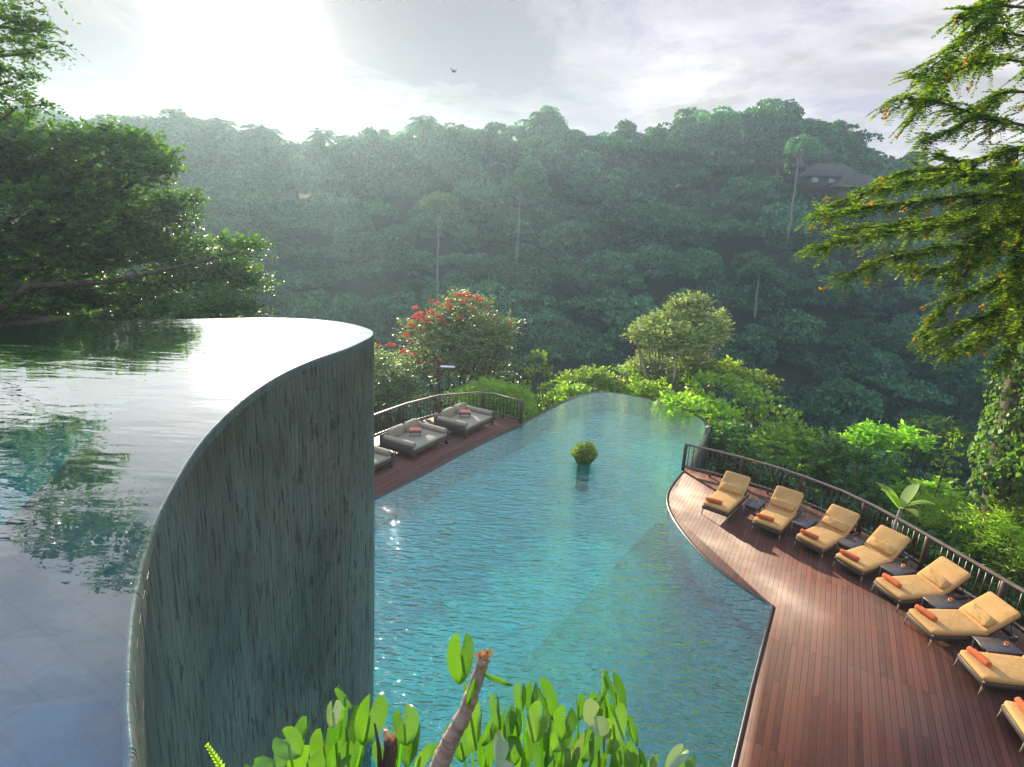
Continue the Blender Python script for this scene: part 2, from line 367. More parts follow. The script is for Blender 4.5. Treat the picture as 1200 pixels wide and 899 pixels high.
def wall_mat():
    m, t, o = newmat('wet_slate_wall'); uv = t.nodes.new('ShaderNodeUVMap')
    wob = noise(t, uv.outputs[0], 1.4, 3, .6)
    uvn = t.nodes.new('ShaderNodeCombineXYZ'); sp = t.nodes.new('ShaderNodeSeparateXYZ'); t.links.new(uv.outputs[0], sp.inputs[0])
    n0 = noise(t, uv.outputs[0], .45, 3, .6)
    # brick rows run vertically: swap axes
    t.links.new(fmath(t, 'MULTIPLY_ADD', wob, .07, sp.outputs[1]), uvn.inputs[0]); t.links.new(fmath(t, 'MULTIPLY_ADD', wob, .10, sp.outputs[0]), uvn.inputs[1])
    br = t.nodes.new('ShaderNodeTexBrick'); br.offset = .37; br.offset_frequency = 2; t.links.new(uvn.outputs[0], br.inputs[0])
    br.inputs['Scale'].default_value = 1; br.inputs['Mortar Size'].default_value = .007; br.inputs['Mortar Smooth'].default_value = .35
    br.inputs['Brick Width'].default_value = .62; br.inputs['Row Height'].default_value = .085
    br.inputs['Color1'].default_value = (.062, .098, .078, 1); br.inputs['Color2'].default_value = (.165, .18, .14, 1); br.inputs['Mortar'].default_value = (.010, .014, .012, 1)
    n1 = noise(t, uv.outputs[0], .8, 6, .65)
    mp = t.nodes.new('ShaderNodeMapping'); mp.inputs['Scale'].default_value = (6, .9, 1); t.links.new(uv.outputs[0], mp.inputs[0])
    st = noise(t, mp.outputs[0], 1.0, 6, .7, .4)
    mp2 = t.nodes.new('ShaderNodeMapping'); mp2.inputs['Scale'].default_value = (13, 2.6, 1); t.links.new(uv.outputs[0], mp2.inputs[0])
    st2 = noise(t, mp2.outputs[0], 1.0, 4, .6, .3)
    gap = ramp(t, st2, [(.37, 1.), (.43, 0.)])            # short dark vertical hollows between the strips
    col = mix(t, ramp(t, n1, [(.35, 0.), (.65, .7)]), br.outputs[0], (.125, .098, .065))
    col = mix(t, ramp(t, st, [(.35, 0.), (.7, .75)]), col, (.105, .155, .125))
    col = mix(t, ramp(t, n0, [(.45, 0.), (.62, .8)]), col, (.05, .042, .03))
    col = mix(t, fmath(t, 'MULTIPLY', gap, .72), col, (.008, .010, .009))
    lip = fmath(t, 'LESS_THAN', sp.outputs[1], 6.8); col = mix(t, lip, (.10, .13, .11), col); brf = fmath(t, 'MULTIPLY', br.outputs['Fac'], lip)
    hgt = fmath(t, 'ADD', fmath(t, 'MULTIPLY', brf, -.7), fmath(t, 'MULTIPLY_ADD', st, .8, fmath(t, 'MULTIPLY', gap, -.9)))
    rg = ramp(t, st, [(.3, .55), (.7, .28)])
    p = bsdf(t, col, rg, .6, hgt, .9, .02); t.links.new(p.outputs[0], o.inputs[0]); return m
WALLM = wall_mat()

def deck_mat():
    m, t, o = newmat('deck_planks'); g = t.nodes.new('ShaderNodeNewGeometry')
    mp = t.nodes.new('ShaderNodeMapping'); mp.vector_type = 'TEXTURE'; mp.inputs['Rotation'].default_value = (0, 0, R(61.5)); t.links.new(g.outputs['Position'], mp.inputs[0])
    br = t.nodes.new('ShaderNodeTexBrick'); br.offset = .43; br.offset_frequency = 3; t.links.new(mp.outputs[0], br.inputs[0])
    br.inputs['Scale'].default_value = 1; br.inputs['Mortar Size'].default_value = .0045; br.inputs['Mortar Smooth'].default_value = .2
    br.inputs['Brick Width'].default_value = 3.1; br.inputs['Row Height'].default_value = .118; br.inputs['Bias'].default_value = 0
    br.inputs['Color1'].default_value = (0, 0, 0, 1); br.inputs['Color2'].default_value = (1, 1, 1, 1); br.inputs['Mortar'].default_value = (.5, .5, .5, 1)
    sep_ = t.nodes.new('ShaderNodeSeparateColor'); t.links.new(br.outputs[0], sep_.inputs[0])
    mp2 = t.nodes.new('ShaderNodeMapping'); mp2.inputs['Scale'].default_value = (1, 14, 1); t.links.new(mp.outputs[0], mp2.inputs[0])
    gr = noise(t, mp2.outputs[0], 2.2, 6, .65, .3)
    big = noise(t, g.outputs['Position'], .45, 4, .6)
    col = ramp(t, sep_.outputs[0], [(0, (.085, .024, .014)), (.5, (.13, .038, .022)), (1, (.18, .058, .034))])
    col = mix(t, ramp(t, gr, [(.35, 0.), (.75, .55)]), col, (.15, .085, .058))
    col = mix(t, ramp(t, big, [(.45, 0.), (.7, .55)]), col, (.14, .095, .075))
    col = mix(t, br.outputs['Fac'], col, (.012, .006, .005))
    hgt = fmath(t, 'ADD', fmath(t, 'MULTIPLY', br.outputs['Fac'], -1.), fmath(t, 'MULTIPLY', gr, .12))
    wet = ramp(t, big, [(.35, .5), (.65, .7)])
    p = bsdf(t, col, wet, .2, hgt, .6, .012); t.links.new(p.outputs[0], o.inputs[0]); return m
DECK = deck_mat()
DWOOD = plain('dark_stained_wood', (.035, .018, .013), (.085, .04, .028), 5, .42, .5, .25, .006, (1, 1, .2), varobj=.2)
RAILTOP = plain('weathered_handrail', (.10, .065, .05), (.20, .14, .11), 6, .45, .5, .3, .006, (1, 1, 1))
TAN = plain('tan_canvas', (.45, .255, .09), (.55, .325, .125), 3, .85, .15, .55, .018, bscale=11, varobj=.1)
SAGE = plain('khaki_canvas', (.30, .26, .18), (.38, .33, .24), 3, .85, .15, .5, .015, bscale=9, varobj=.1)
TOWEL = plain('terracotta_terry', (.50, .12, .05), (.62, .17, .07), 12, .95, .1, .9, .006, bscale=260, varobj=.15)
def striped():
    m, t, o = newmat('striped_towel'); co = objco(t); sp = t.nodes.new('ShaderNodeSeparateXYZ'); t.links.new(co, sp.inputs[0])
    s_ = fmath(t, 'GREATER_THAN', fmath(t, 'SINE', fmath(t, 'MULTIPLY', sp.outputs[2], 150)), .35)
    col = mix(t, s_, (.55, .13, .08), (.75, .55, .48))
    p = bsdf(t, col, .95, .1, noise(t, co, 200, 3), .6, .005); t.links.new(p.outputs[0], o.inputs[0]); return m
STRIPED = striped()
def rattan():
    m, t, o = newmat('dark_rattan'); co = objco(t)
    w1 = t.nodes.new('ShaderNodeTexChecker'); w1.inputs['Scale'].default_value = 90; t.links.new(co, w1.inputs[0])
    col = mix(t, w1.outputs['Fac'], (.03, .022, .018), (.075, .055, .045))
    p = bsdf(t, col, .5, .5, w1.outputs['Fac'], .5, .003); t.links.new(p.outputs[0], o.inputs[0]); return m
RATTAN = rattan()
LEGM = plain('brushed_leg', (.22, .17, .13), (.34, .28, .22), 10, .4, .5, .1)
TABLETOP = plain('dark_tabletop', (.05, .04, .038), (.09, .07, .065), 8, .35, .5, .15)
CERAM = plain('white_ceramic', (.75, .74, .70), (.80, .79, .76), 8, .25, .5, .05)
METAL = plain('grey_metal', (.35, .35, .34), (.5, .5, .48), 8, .35, .6, .05)
PLASTER = plain('stained_plaster', (.45, .42, .37), (.60, .57, .50), 1.5, .85, .2, .3)
ROOFM = plain('thatch_roof', (.05, .045, .045), (.10, .09, .08), 2, .9, .1, .8, .05)
GLASSM = plain('window_pane', (.55, .6, .65), (.7, .75, .8), 1, .15, .8, .02)
BIRDM = plain('dark_feather', (.03, .03, .03), (.06, .055, .05), 20, .7, .3, .2)
SOIL = plain('soil', (.03, .022, .015), (.06, .045, .03), 12, .95, .1, .8, .03)

# ------------------------------------------------------------------ curves
def spline(pts, step=.25, closed=False):
    P = np.array(pts, float); n = len(P); out = []
    idx = range(n if closed else n-1)
    for i in idx:
        p0 = P[(i-1) % n] if closed or i > 0 else 2*P[0]-P[1]
        p1 = P[i]; p2 = P[(i+1) % n]
        p3 = P[(i+2) % n] if closed or i+2 < n else 2*P[-1]-P[-2]
        k = max(1, int(math.ceil(np.linalg.norm(p2-p1)/step)))
        for j in range(k):
            s = j/k
            out.append(.5*((2*p1)+(-p0+p2)*s+(2*p0-5*p1+4*p2-p3)*s*s+(-p0+3*p1-3*p2+p3)*s**3))
    if not closed: out.append(P[-1])
    return np.array(out)
def offset(P, dist, closed=True):
    n = len(P); out = []
    for i in range(n):
        a = P[(i-1) % n] if closed or i > 0 else P[i]; b = P[(i+1) % n] if closed or i < n-1 else P[i]
        t = b-a; t = t/(np.linalg.norm(t)+1e-9); out.append(P[i]+np.array([t[1], -t[0]])*dist)
    return np.array(out)

# ------------------------------------------------------------------ terrain
SKYL = [(-250, 150), (-100, 128), (0, 126), (60, 122), (100, 146), (150, 134), (200, 130), (270, 142), (340, 160), (400, 150), (480, 140), (560, 138), (600, 165), (633, 118), (690, 158), (740, 150), (800, 136), (850, 118), (900, 114), (950, 122), (1000, 150), (1025, 184), (1060, 186), (1100, 190), (1200, 192), (1400, 170)]
YR = 150.0
_rp = np.array([at(x, y, YR) for x, y in SKYL])
def smooth(a, b, t): t = np.clip((t-a)/(b-a), 0, 1); return t*t*(3-2*t)
def terrain(x, y):
    x = np.asarray(x, float); y = np.asarray(y, float)
    s = y + .06*np.abs(x-10)
    base = np.interp(s, [-400, -60, -12, -2, 3, 20, 27, 40, 60, 78, 92], [30, 14, 5.0, -1, -3, -3.6, -7, -17, -30, -36, -30])
    rz = np.interp(x*150/np.maximum(y, 90), _rp[:, 0], _rp[:, 2]) - 14.5
    t = np.clip((y-88)/(152-88), 0, 1.0)
    far = -32 + (rz+32)*(t**.85)
    far = np.where(y > 152, rz + np.minimum((y-152)*.24, 9.5), far)
    z = np.where(y > 88, np.maximum(far, base*0-34), base)
    z = np.where((y > 78) & (y <= 88), base*(1-(y-78)/10)+far*((y-78)/10), z)
    n = np.sin(x*.11+1.3)*np.cos(y*.09+.4)*1.2+np.sin(x*.31)*np.sin(y*.27+2)*.5
    z = z + n*smooth(26, 45, np.hypot(x, y-6))
    side = smooth(14, 60, np.abs(x-2))*smooth(60, 30, y)*2.0
    return z - side*.5
gx = np.sinh(np.linspace(-4.2, 4.2, 181))/np.sinh(4.2)*420
gy = np.concatenate([np.linspace(-400, -20, 20), np.linspace(-14, 200, 150), np.linspace(208, 420, 20)])
X, Y = np.meshgrid(gx, gy); Z = terrain(X, Y)
g = MB(); nx, ny = len(gx), len(gy)
ii, jj = np.meshgrid(np.arange(ny-1), np.arange(nx-1), indexing='ij'); a = (ii*nx+jj).ravel()
g.raw(np.stack([X, Y, Z], -1).reshape(-1, 3), np.stack([a, a+1, a+nx+1, a+nx], 1))
g.build('terrain', GROUND, smooth=True, kind='structure')
def tz(x, y): return float(terrain(x, y))

# ------------------------------------------------------------------ upper pool
ZU = 6.88
rim_seen = [(-1.06, 1.33), (-1.22, 1.57), (-1.42, 1.89), (-1.56, 2.14), (-1.74, 2.50), (-1.87, 2.82), (-1.99, 3.17), (-2.14, 3.66), (-2.26, 4.2), (-2.36, 4.96), (-2.37, 5.73), (-2.27, 6.42), (-2.08, 7.1), (-1.99, 7.75), (-1.99, 8.05), (-2.06, 8.3), (-2.22, 8.54), (-2.46, 8.76), (-2.78, 8.95), (-3.2, 9.04), (-3.6, 9.02), (-4.05, 8.9), (-5.06, 8.42), (-5.94, 7.89), (-6.7, 7.34)]
rim_rest = [(-8.6, 5.9), (-10.6, 3.6), (-11.2, .5), (-9, -2.6), (-5, -3.2), (-2.0, -2.2), (-1.0, -1.0), (-.82, .2), (-.92, .9)]
RIM = spline(rim_seen+rim_rest, .14, closed=True)
# make counter-clockwise? rim_seen runs away on the right then left: counter-clockwise, outward = right-hand side
n = len(RIM)
arc = np.concatenate([[0], np.cumsum(np.linalg.norm(np.diff(np.vstack([RIM, RIM[:1]]), axis=0), axis=1))])
levels = [(-1.0, -.16), (-.2, -.12), (1.5, -.075), (3.2, -.04), (4.6, -.02), (5.6, -.008), (6.3, 0.0), (ZU-.03, 0.0), (ZU-.012, -.004), (ZU-.003, -.012), (ZU-.004, -.028), (ZU-.02, -.034), (ZU-.8, -.05), (ZU-1.5, -.05)]
V = []; UV = []
zprev = -1.0; vl = []
for (z, off) in levels:
    P = offset(RIM, off*1.0)
    Pz = np.full(n, z)
    if z < 6.3 and off > -.2:      # uneven split-stone face
        w = np.sin(arc[:-1]*37+z*3)*.004+np.sin(arc[:-1]*13.7+z*7)*.006
        P = offset(RIM, off) + w[:, None]*(offset(RIM, 1)-RIM)
    V.append(np.column_stack([P, Pz])); vl.append(z if off > -.09 or z < 5 else ZU+abs(ZU-z)+.1)
k = len(levels); i, j = np.meshgrid(np.arange(k-1), np.arange(n), indexing='ij')
F = np.stack([i*n+j, i*n+(j+1) % n, (i+1)*n+(j+1) % n, (i+1)*n+j], -1).reshape(-1, 4)
pool_wall = MB().raw(np.concatenate(V), F).build('pool_wall', WALLM, smooth=True, label='tall curved slate wall of the raised pool with water running down its face', cat='wall')
me = pool_wall.data; uvl = me.uv_layers.new(name='UVMap')
lv = np.zeros(len(me.loops), np.int32); me.loops.foreach_get('vertex_index', lv)
uu = arc[lv % n]; lev = lv//n
uq = uu.reshape(-1, 4); wrap = (uq.max(1)-uq.min(1)) > 5
uq = np.where(wrap[:, None] & (uq < 5), uq+arc[-1], uq); uu = uq.ravel()
vv = np.array(vl)[lev]
uvl.data.foreach_set('uv', np.column_stack([uu, vv]).astype(np.float32).ravel())
# water sheet
def sheet(name, poly, z, mat, **k):
    m = MB(); m.raw([(p[0], p[1], z) for p in poly], [tuple(range(len(poly)))]); return m.build(name, mat, **k)
sheet('pool_water', offset(RIM, -.008), ZU+.001, WUP, kind='structure')
# floor with its slate ledge and steps
inner = offset(RIM, -.045)
sheet('pool_floor', inner, ZU-1.15, TURQ, kind='structure')
ledge = MB()
def rimseg(i0, i1, wd):  # strip along the rim between two indices
    A = offset(RIM, -.2)[i0:i1]; B = offset(RIM, -wd)[i0:i1]; return list(map(tuple, A))+list(map(tuple, B[::-1]))
dd = np.linalg.norm(RIM-np.array([-2.37, 5.73]), axis=1); i_mid = int(dd.argmin())
p1 = atz(0, 619, ZU-.8)[:2]; p2 = atz(92, 527, ZU-.8)[:2]; ld = (p2-p1)/np.linalg.norm(p2-p1)
q1 = p1-ld*5.2; q2 = p2+ld*2.2
def rim_run(a, b):
    i = int(np.linalg.norm(RIM-np.array(a), axis=1).argmin()); j = int(np.linalg.norm(RIM-np.array(b), axis=1).argmin())
    ix = list(range(i, n))+list(range(0, j+1)) if i > j else list(range(i, j+1)); return [tuple(p) for p in offset(RIM, -.055)[ix]]
ledge.prism([tuple(q1)]+rim_run((-1.0, -1.0), (-3.9, 8.95))+[tuple(q2)], ZU-1.148, ZU-.80)
ledge.build('pool_ledge', SLATEF, kind='structure')
st = MB()
st.prism(rim_run((-1.0, -1.0), (-1.56, 2.14))+[(-2.1, 1.95), (-2.9, .9), (-3.2, -.4), (-2.2, -1.6)], ZU-.797, ZU-.45)
st.build('pool_step', STEPF, kind='structure')

# ------------------------------------------------------------------ lower pool, decks
right_edge = [(3.0, 5.95), (3.95, 7.61), (5.01, 9.50), (6.47, 12.02), (6.02, 12.72), (5.57, 13.66), (5.27, 14.92), (5.14, 16.27), (5.26, 17.43), (5.68, 18.5), (6.40, 19.74)]
inf_edge = [(6.40, 19.74), (7.2, 21.3), (8.2, 23.3), (8.85, 24.9), (9.0, 26.2), (8.5, 27.5), (7.52, 28.65), (6.33, 29.5), (5.06, 29.9), (4.0, 29.35), (2.83, 27.9), (1.85, 26.3), (1.0, 24.85), (.56, 23.95)]
left_edge = [(.56, 23.95), (-.75, 22.0), (-1.79, 20.3), (-2.85, 18.4), (-4.03, 16.5), (-5.6, 13.9), (-7.0, 11.6)]
re_s = np.vstack([np.array(right_edge[:3]), spline(right_edge[3:], .3)])
inf_s = spline(inf_edge, .35)
pool_poly = list(map(tuple, re_s[:-1]))+list(map(tuple, inf_s[:-1]))+left_edge+[(-7.4, 11), (-11.5, 6), (-11.5, -3.6), (1.9, -3.6), (1.9, 4.0)]
sheet('pool_water', pool_poly, -.02, WLOW, kind='structure')
sheet('pool_floor', offset(np.array(pool_poly), .05), -1.05, TURQ, kind='structure')
PA = offset(np.array(pool_poly), -.015); sk = MB(); n_p = len(PA)
sk.raw([(p[0], p[1], -1.05) for p in PA]+[(p[0], p[1], -.045) for p in PA], [(i, (i+1) % n_p, n_p+(i+1) % n_p, n_p+i) for i in range(n_p)])
sk.build('pool_side', TURQ, kind='structure')
lg = MB(); lg.prism([(1.95, 4.1), (3.05, 5.95), (4.0, 7.61), (5.05, 9.5), (6.5, 12.02), (6.05, 12.72), (5.6, 13.66), (5.3, 14.92), (5.17, 16.27), (5.29, 17.43), (5.1, 17.6), (4.56, 16.81), (2.67, 13.98), (1.6, 12.34), (.63, 10.99), (-.01, 9.99), (-2.5, 6.2), (-4.5, 3.2), (1.8, -3.4)], -1.048, -.93)
lg.build('pool_ledge', TEALD, kind='structure')
# basin walls: a stone kerb round the infinity edge and thin black coping along the decks
def strip_wall(name, P, closed, zt, zb, th, mat, **k):
    A = np.array(P); O = offset(A, th, closed); n = len(A)
    V = [*[(p[0], p[1], zb) for p in O], *[(p[0], p[1], zt) for p in O], *[(p[0], p[1], zt) for p in A], *[(p[0], p[1], zb) for p in A]]
    F = []
    for i in range(n if closed else n-1):
        q = (i+1) % n
        for s in range(4): F.append((s*n+i, s*n+q, ((s+1) % 4)*n+q, ((s+1) % 4)*n+i))
    if not closed: F += [(0, n, 2*n, 3*n), (n-1, 4*n-1, 3*n-1, 2*n-1)]
    return MB().raw(V, F).build(name, mat, **k)
strip_wall('retaining_wall', inf_s, False, -.028, -4.5, .22, BLACKSTONE, label='dark stone outer wall below the infinity edge of the lower pool', cat='wall')
strip_wall('pool_coping', re_s, False, .012, -1.1, .05, BLACKSTONE, kind='structure')
strip_wall('pool_coping', left_edge, False, .012, -1.1, .06, BLACKSTONE, kind='structure')
# right deck
rail_R = [(6.42, 19.88), (7.3, 19.42), (8.15, 18.85), (8.95, 18.2), (9.7, 17.4), (10.35, 16.5), (10.78, 15.6), (11.1, 14.6), (11.35, 13.6), (11.62, 12.5), (11.85, 11.5), (12.0, 10.4), (12.05, 9.2), (12.0, 8.0)]
outerR = offset(np.array(rail_R), -.18, False)
reo = offset(re_s, .05, False)
deckR = list(map(tuple, reo))+list(map(tuple, outerR))+[(12.1, 3.0), (2.0, 3.0), (2.0, 4.1)]
def deckobj(poly, name='deck'):
    m = MB(); m.prism(poly, -.16, 0.0); return m.build(name, DECK, kind='structure')
deckobj(deckR)
rail_L = [(-8.2, 15.6), (-6.9, 18.3), (-5.9, 20.3), (-5.18, 21.55), (-4.35, 23.0), (-3.2, 24.4), (-1.55, 25.15), (-.8, 25.1), (.50, 24.2)]
outL = offset(np.array(rail_L), -.18, False)
lef = offset(np.array(left_edge), .06, False)
deckL = list(map(tuple, lef))+list(map(tuple, outL))
deckobj(deckL)
# beams carrying the decks
for nm, rl, lab in (('deck_beam', rail_R, 'dark timber fascia beam under the outer edge of the lounger deck'), ('deck_beam', rail_L, 'dark timber fascia beam under the outer edge of the daybed deck')):
    strip_wall(nm, offset(np.array(rl), -.12, False), False, -.165, -.55, -.08, DWOOD, label=lab, cat='beam')

# ------------------------------------------------------------------ railings
def railing(P, label, post_every, post_w, first_big=True, end_big=True, bal=.165):
    P = np.array(P); root = empty('railing', (P[0][0], P[0][1], 0), 0, label, 'railing')
    O = np.array([P[0][0], P[0][1], 0])
    seg = np.linalg.norm(np.diff(P, axis=0), axis=1); cum = np.concatenate([[0], np.cumsum(seg)])
    def pos(s):
        x = np.interp(s, cum, P[:, 0]); y = np.interp(s, cum, P[:, 1]); k = min(len(seg)-1, max(0, np.searchsorted(cum, s, 'right')-1))
        t = (P[k+1]-P[k])/seg[k]; return np.array([x, y, 0])-O, math.atan2(t[1], t[0])
    top = MB(); bot = MB()
    sec = [(-.05, 1.0), (.05, 1.0), (.055, 1.012), (.045, 1.055), (-.045, 1.055), (-.055, 1.012)]
    sec2 = [(-.03, .155), (.03, .155), (.03, .215), (-.03, .215)]
    for mb, sc in ((top, sec), (bot, sec2)):
        V = []
        for i, p in enumerate(P):
            a = P[max(0, i-1)]; b = P[min(len(P)-1, i+1)]; t = (b-a)/np.linalg.norm(b-a); nn = np.array([-t[1], t[0]])
            for (o_, z) in sc: V.append((p[0]+nn[0]*o_-O[0], p[1]+nn[1]*o_-O[1], z))
        k = len(sc); F = [(i*k+j, i*k+(j+1) % k, (i+1)*k+(j+1) % k, (i+1)*k+j) for i in range(len(P)-1) for j in range(k)]
        F += [tuple(range(k)), tuple(range((len(P)-1)*k, len(P)*k))[::-1]]
        mb.raw(V, F)
    top.build('handrail', RAILTOP, root); bot.build('bottom_rail', RAILTOP, root)
    pm = MB().box((0, 0, .501), (post_w, post_w, .996), bev=.012).build('post', DWOOD, root)
    sm = MB().box((0, 0, .08), (.07, .07, .146)).build('foot_block', DWOOD, root)
    bm = MB().box((0, 0, .607), (.026, .026, .783)).build('baluster', DWOOD, root)
    tot = cum[-1]; np_ = int(round(tot/post_every)); ps = [tot*i/np_ for i in range(np_+1)]
    def put(src, s, first, dz=0):
        c = src if first else src.copy()
        if not first: COL.objects.link(c); c.parent = root
        p, a = pos(s); c.location = p+np.array([0, 0, dz]); c.rotation_euler = (0, 0, a)
    for i, s in enumerate(ps): put(pm, min(max(s, .04), tot-.04), i == 0)
    for i in range(np_): put(sm, (ps[i]+ps[i+1])/2, i == 0)
    nb = 0; s = bal
    while s < tot-.05:
        if min(abs(s-q) for q in ps) > post_w*.5+.03:
            put(bm, s, nb == 0); nb += 1
        s += bal
    return root
railing(rail_R, 'long curved dark wooden railing behind the row of tan loungers', 1.95, .11)
railing(rail_L, 'dark wooden railing with pale handrail behind the daybeds left of the pool', 2.0, .12, bal=.19)

# ------------------------------------------------------------------ loungers
def Tm(loc=(0, 0, 0), rx=0, ry=0, rz=0):
    return Matrix.Translation(loc) @ Matrix.Rotation(rz, 4, 'Z') @ Matrix.Rotation(ry, 4, 'Y') @ Matrix.Rotation(rx, 4, 'X')
def make_lounger():
    root = empty('sun_lounger', (0, 0, 0), 0, 'tan lounger', 'sun lounger', 'tan cushioned loungers along the curved railing')
    wd = .82
    f = MB()
    f.box((0, .03, .24), (wd, .05, .11), bev=.008)          # front apron
    f.box((-wd/2+.025, .99, .24), (.05, 1.86, .11), bev=.008); f.box((wd/2-.025, .99, .24), (.05, 1.86, .11), bev=.008)
    f.box((0, 1.94, .24), (wd, .05, .11), bev=.008)
    f.box((0, .66, .275), (wd-.102, 1.2, .03))
    f.build('frame', RATTAN, root)
    for sx in (-1, 1):
        for y, tilt in ((.035, -.05), (1.93, .05)):
            l = MB(); x = sx*(wd/2-.028)
            l.tube([(x+sx*.012, y+tilt*.8, 0.0), (x+sx*.006, y+tilt*.3, .12), (x, y, .30)], [.014, .020, .026], 8)
            l.build('leg', LEGM, root)
    ang = R(38)
    b = MB(); T = Tm((0, 1.28, .30), rx=ang)
    b.box((0, .37, 0), (wd-.06, .78, .03), T=T); b.box((0, .72, .012), (wd-.02, .05, .05), T=T)
    for sx in (-1, 1):
        b.tube([(sx*.3, 1.28+.62*math.cos(ang), .28+.62*math.sin(ang)), (sx*.3, 1.90, .27)], .012, 6)
    b.build('backrest_frame', RATTAN, root)
    def puff(P):
        P = P.copy(); top = P[:, 2] > 0
        P[top, 2] += .012*np.cos(P[top, 0]/.42*1.5)*np.cos(P[top, 1]/.65*1.4); return P
    s = MB(); s.sq((0, .655, .355), (wd, 1.31, .125), (.13, .35), 44, 13, sag=puff)
    s.build('seat_cushion', TAN, root, smooth=True)
    b = MB(); b.sq((0, .405, .085), (wd, .83, .125), (.14, .35), 44, 13, T=Tm((0, 1.27, .31), rx=ang), sag=puff)
    b.build('back_cushion', TAN, root, smooth=True)
    def plump(P):
        P = P.copy(); P[:, 2] *= .62+.38*np.cos(np.clip(P[:, 0]/.38, -1, 1)*1.35); P[:, 1] += .01*np.sin(P[:, 0]*17); P[:, 2] += .006*np.sin(P[:, 0]*31+P[:, 1]*20); return P
    p = MB(); p.sq((0, .19, .175), (.70, .27, .15), (.35, .55), 40, 13, T=Tm((0, 1.27, .31), rx=ang), sag=plump)
    p.build('pillow', TAN, root, smooth=True)
    return root
def make_towel():
    m = MB(); prof = []
    for i, th in enumerate(np.linspace(0, 2*math.pi, 20, endpoint=False)): pass
    T = Tm((0, 0, .062), ry=R(90))
    m.lathe([(.018, -.235), (.045, -.243), (.058, -.236), (.061, -.20), (.059, -.05), (.062, .08), (.060, .2), (.057, .238), (.044, .244), (.018, .236)], 20, T=T)
    # the free edge of the roll
    m.box((0, .045, .035), (.46, .012, .05), bev=.004)
    m.sq((0, .02, .063), (.40, .10, .118), (.2, .6), 20, 9)
    return m.build('rolled_towel', TOWEL, smooth=True, label='towel', cat='towel', group='terracotta rolled towels on the loungers')
def make_table():
    root = empty('side_table', (0, 0, 0), 0, 'table', 'side table', 'dark side tables between the loungers')
    MB().box((0, 0, .385), (.46, .74, .03), bev=.008).build('table_top', TABLETOP, root)
    a = MB(); a.box((0, -.33, .32), (.40, .03, .098)); a.box((0, .33, .32), (.40, .03, .098)); a.box((-.205, 0, .32), (.03, .69, .098)); a.box((.205, 0, .32), (.03, .69, .098))
    a.build('apron', RATTAN, root)
    for sx in (-1, 1):
        for sy in (-1, 1):
            MB().tube([(sx*.205, sy*.34, 0), (sx*.2, sy*.335, .369)], [.013, .02], 8).build('leg', LEGM, root)
    return root
def flower_mb(r=.045, z=0.055, n=14):
    m = MB(); V = []; F = []
    for i in range(n*2):
        a = i*2.399; el = .25+.9*(i/(n*2)); rr = r*(1-.25*i/(n*2))
        c, s_ = math.cos(a), math.sin(a)
        t = np.array([c*math.cos(el), s_*math.cos(el), math.sin(el)]); w = np.array([-s_, c, 0])*rr*.42
        b = np.array([0, 0, z]); k = len(V)
        V += [tuple(b), tuple(b+t*rr*.6+w), tuple(b+t*rr), tuple(b+t*rr*.6-w)]; F.append((k, k+1, k+2, k+3))
    m.raw(V, F); return m
def make_cup():
    root = empty('flower_cup', (0, 0, 0), 0, 'cup', 'flower cup', 'orange flowers in white cups on the side tables')
    MB().lathe([(.022, 0), (.030, .008), (.036, .04), (.038, .05), (.033, .05), (.030, .03)], 16).build('cup', CERAM, root, smooth=True)
    flower_mb(.062, .045).build('flower', LM['flower'], root)
    return root
LGJ = [0, 1.5, -1.2, .8, -1.8, .6, 1.4, -1]
LG = [((6.44, 16.26), 51), ((7.64, 15.32), 47), ((8.47, 14.45), 37), ((9.03, 13.48), 26.5), ((9.38, 12.42), 12.5), ((9.38, 11.21), 2.3), ((9.54, 9.90), -7.5), ((9.33, 8.58), -14)]
LGL = ['tan lounger nearest the open end of the railing, beside the infinity pool', 'second tan lounger from the pool end, in line behind the first', 'third tan lounger from the pool end, with shaded foot of its seat',
       'fourth tan lounger from the pool end, at the middle of the curve', 'fifth tan lounger from the pool end, turned almost sideways to the viewer', 'large tan lounger seen fully side on, sixth from the pool end',
       'tan lounger whose backrest is cut by the right edge of the photo', 'last tan lounger in the bottom right corner, only its foot showing']
L0 = make_lounger(); T0 = make_towel(); TB0 = make_table(); C0 = make_cup()
for i, ((x, y), a) in enumerate(LG):
    o = L0 if i == 0 else copy_tree(L0)
    rz = R(a-90+LGJ[i]); o.location = (x, y, .002); o.rotation_euler = (0, 0, rz); o['label'] = LGL[i]
    t = T0 if i == 0 else T0.copy()
    if i: COL.objects.link(t)
    q = Vector((-.12+random.uniform(-.02, .02), .20+random.uniform(-.03, .03), .428)); q.rotate(Matrix.Rotation(rz, 3, 'Z'))
    t.location = (x+q.x, y+q.y, q.z); t.rotation_euler = (0, 0, rz+R(8 + random.uniform(-6, 6)))
    t['label'] = 'rolled terracotta towel on the foot of the ' + ['lounger nearest the pool end', 'second lounger from the pool end', 'third lounger from the pool end', 'fourth lounger from the pool end', 'fifth lounger from the pool end', 'big side-on lounger, sixth in the row', 'seventh lounger, cut by the right edge', 'last lounger in the bottom right corner'][i]
ordw = ['first and second', 'second and third', 'third and fourth', 'fourth and fifth', 'fifth and sixth', 'sixth and seventh', 'seventh and last']
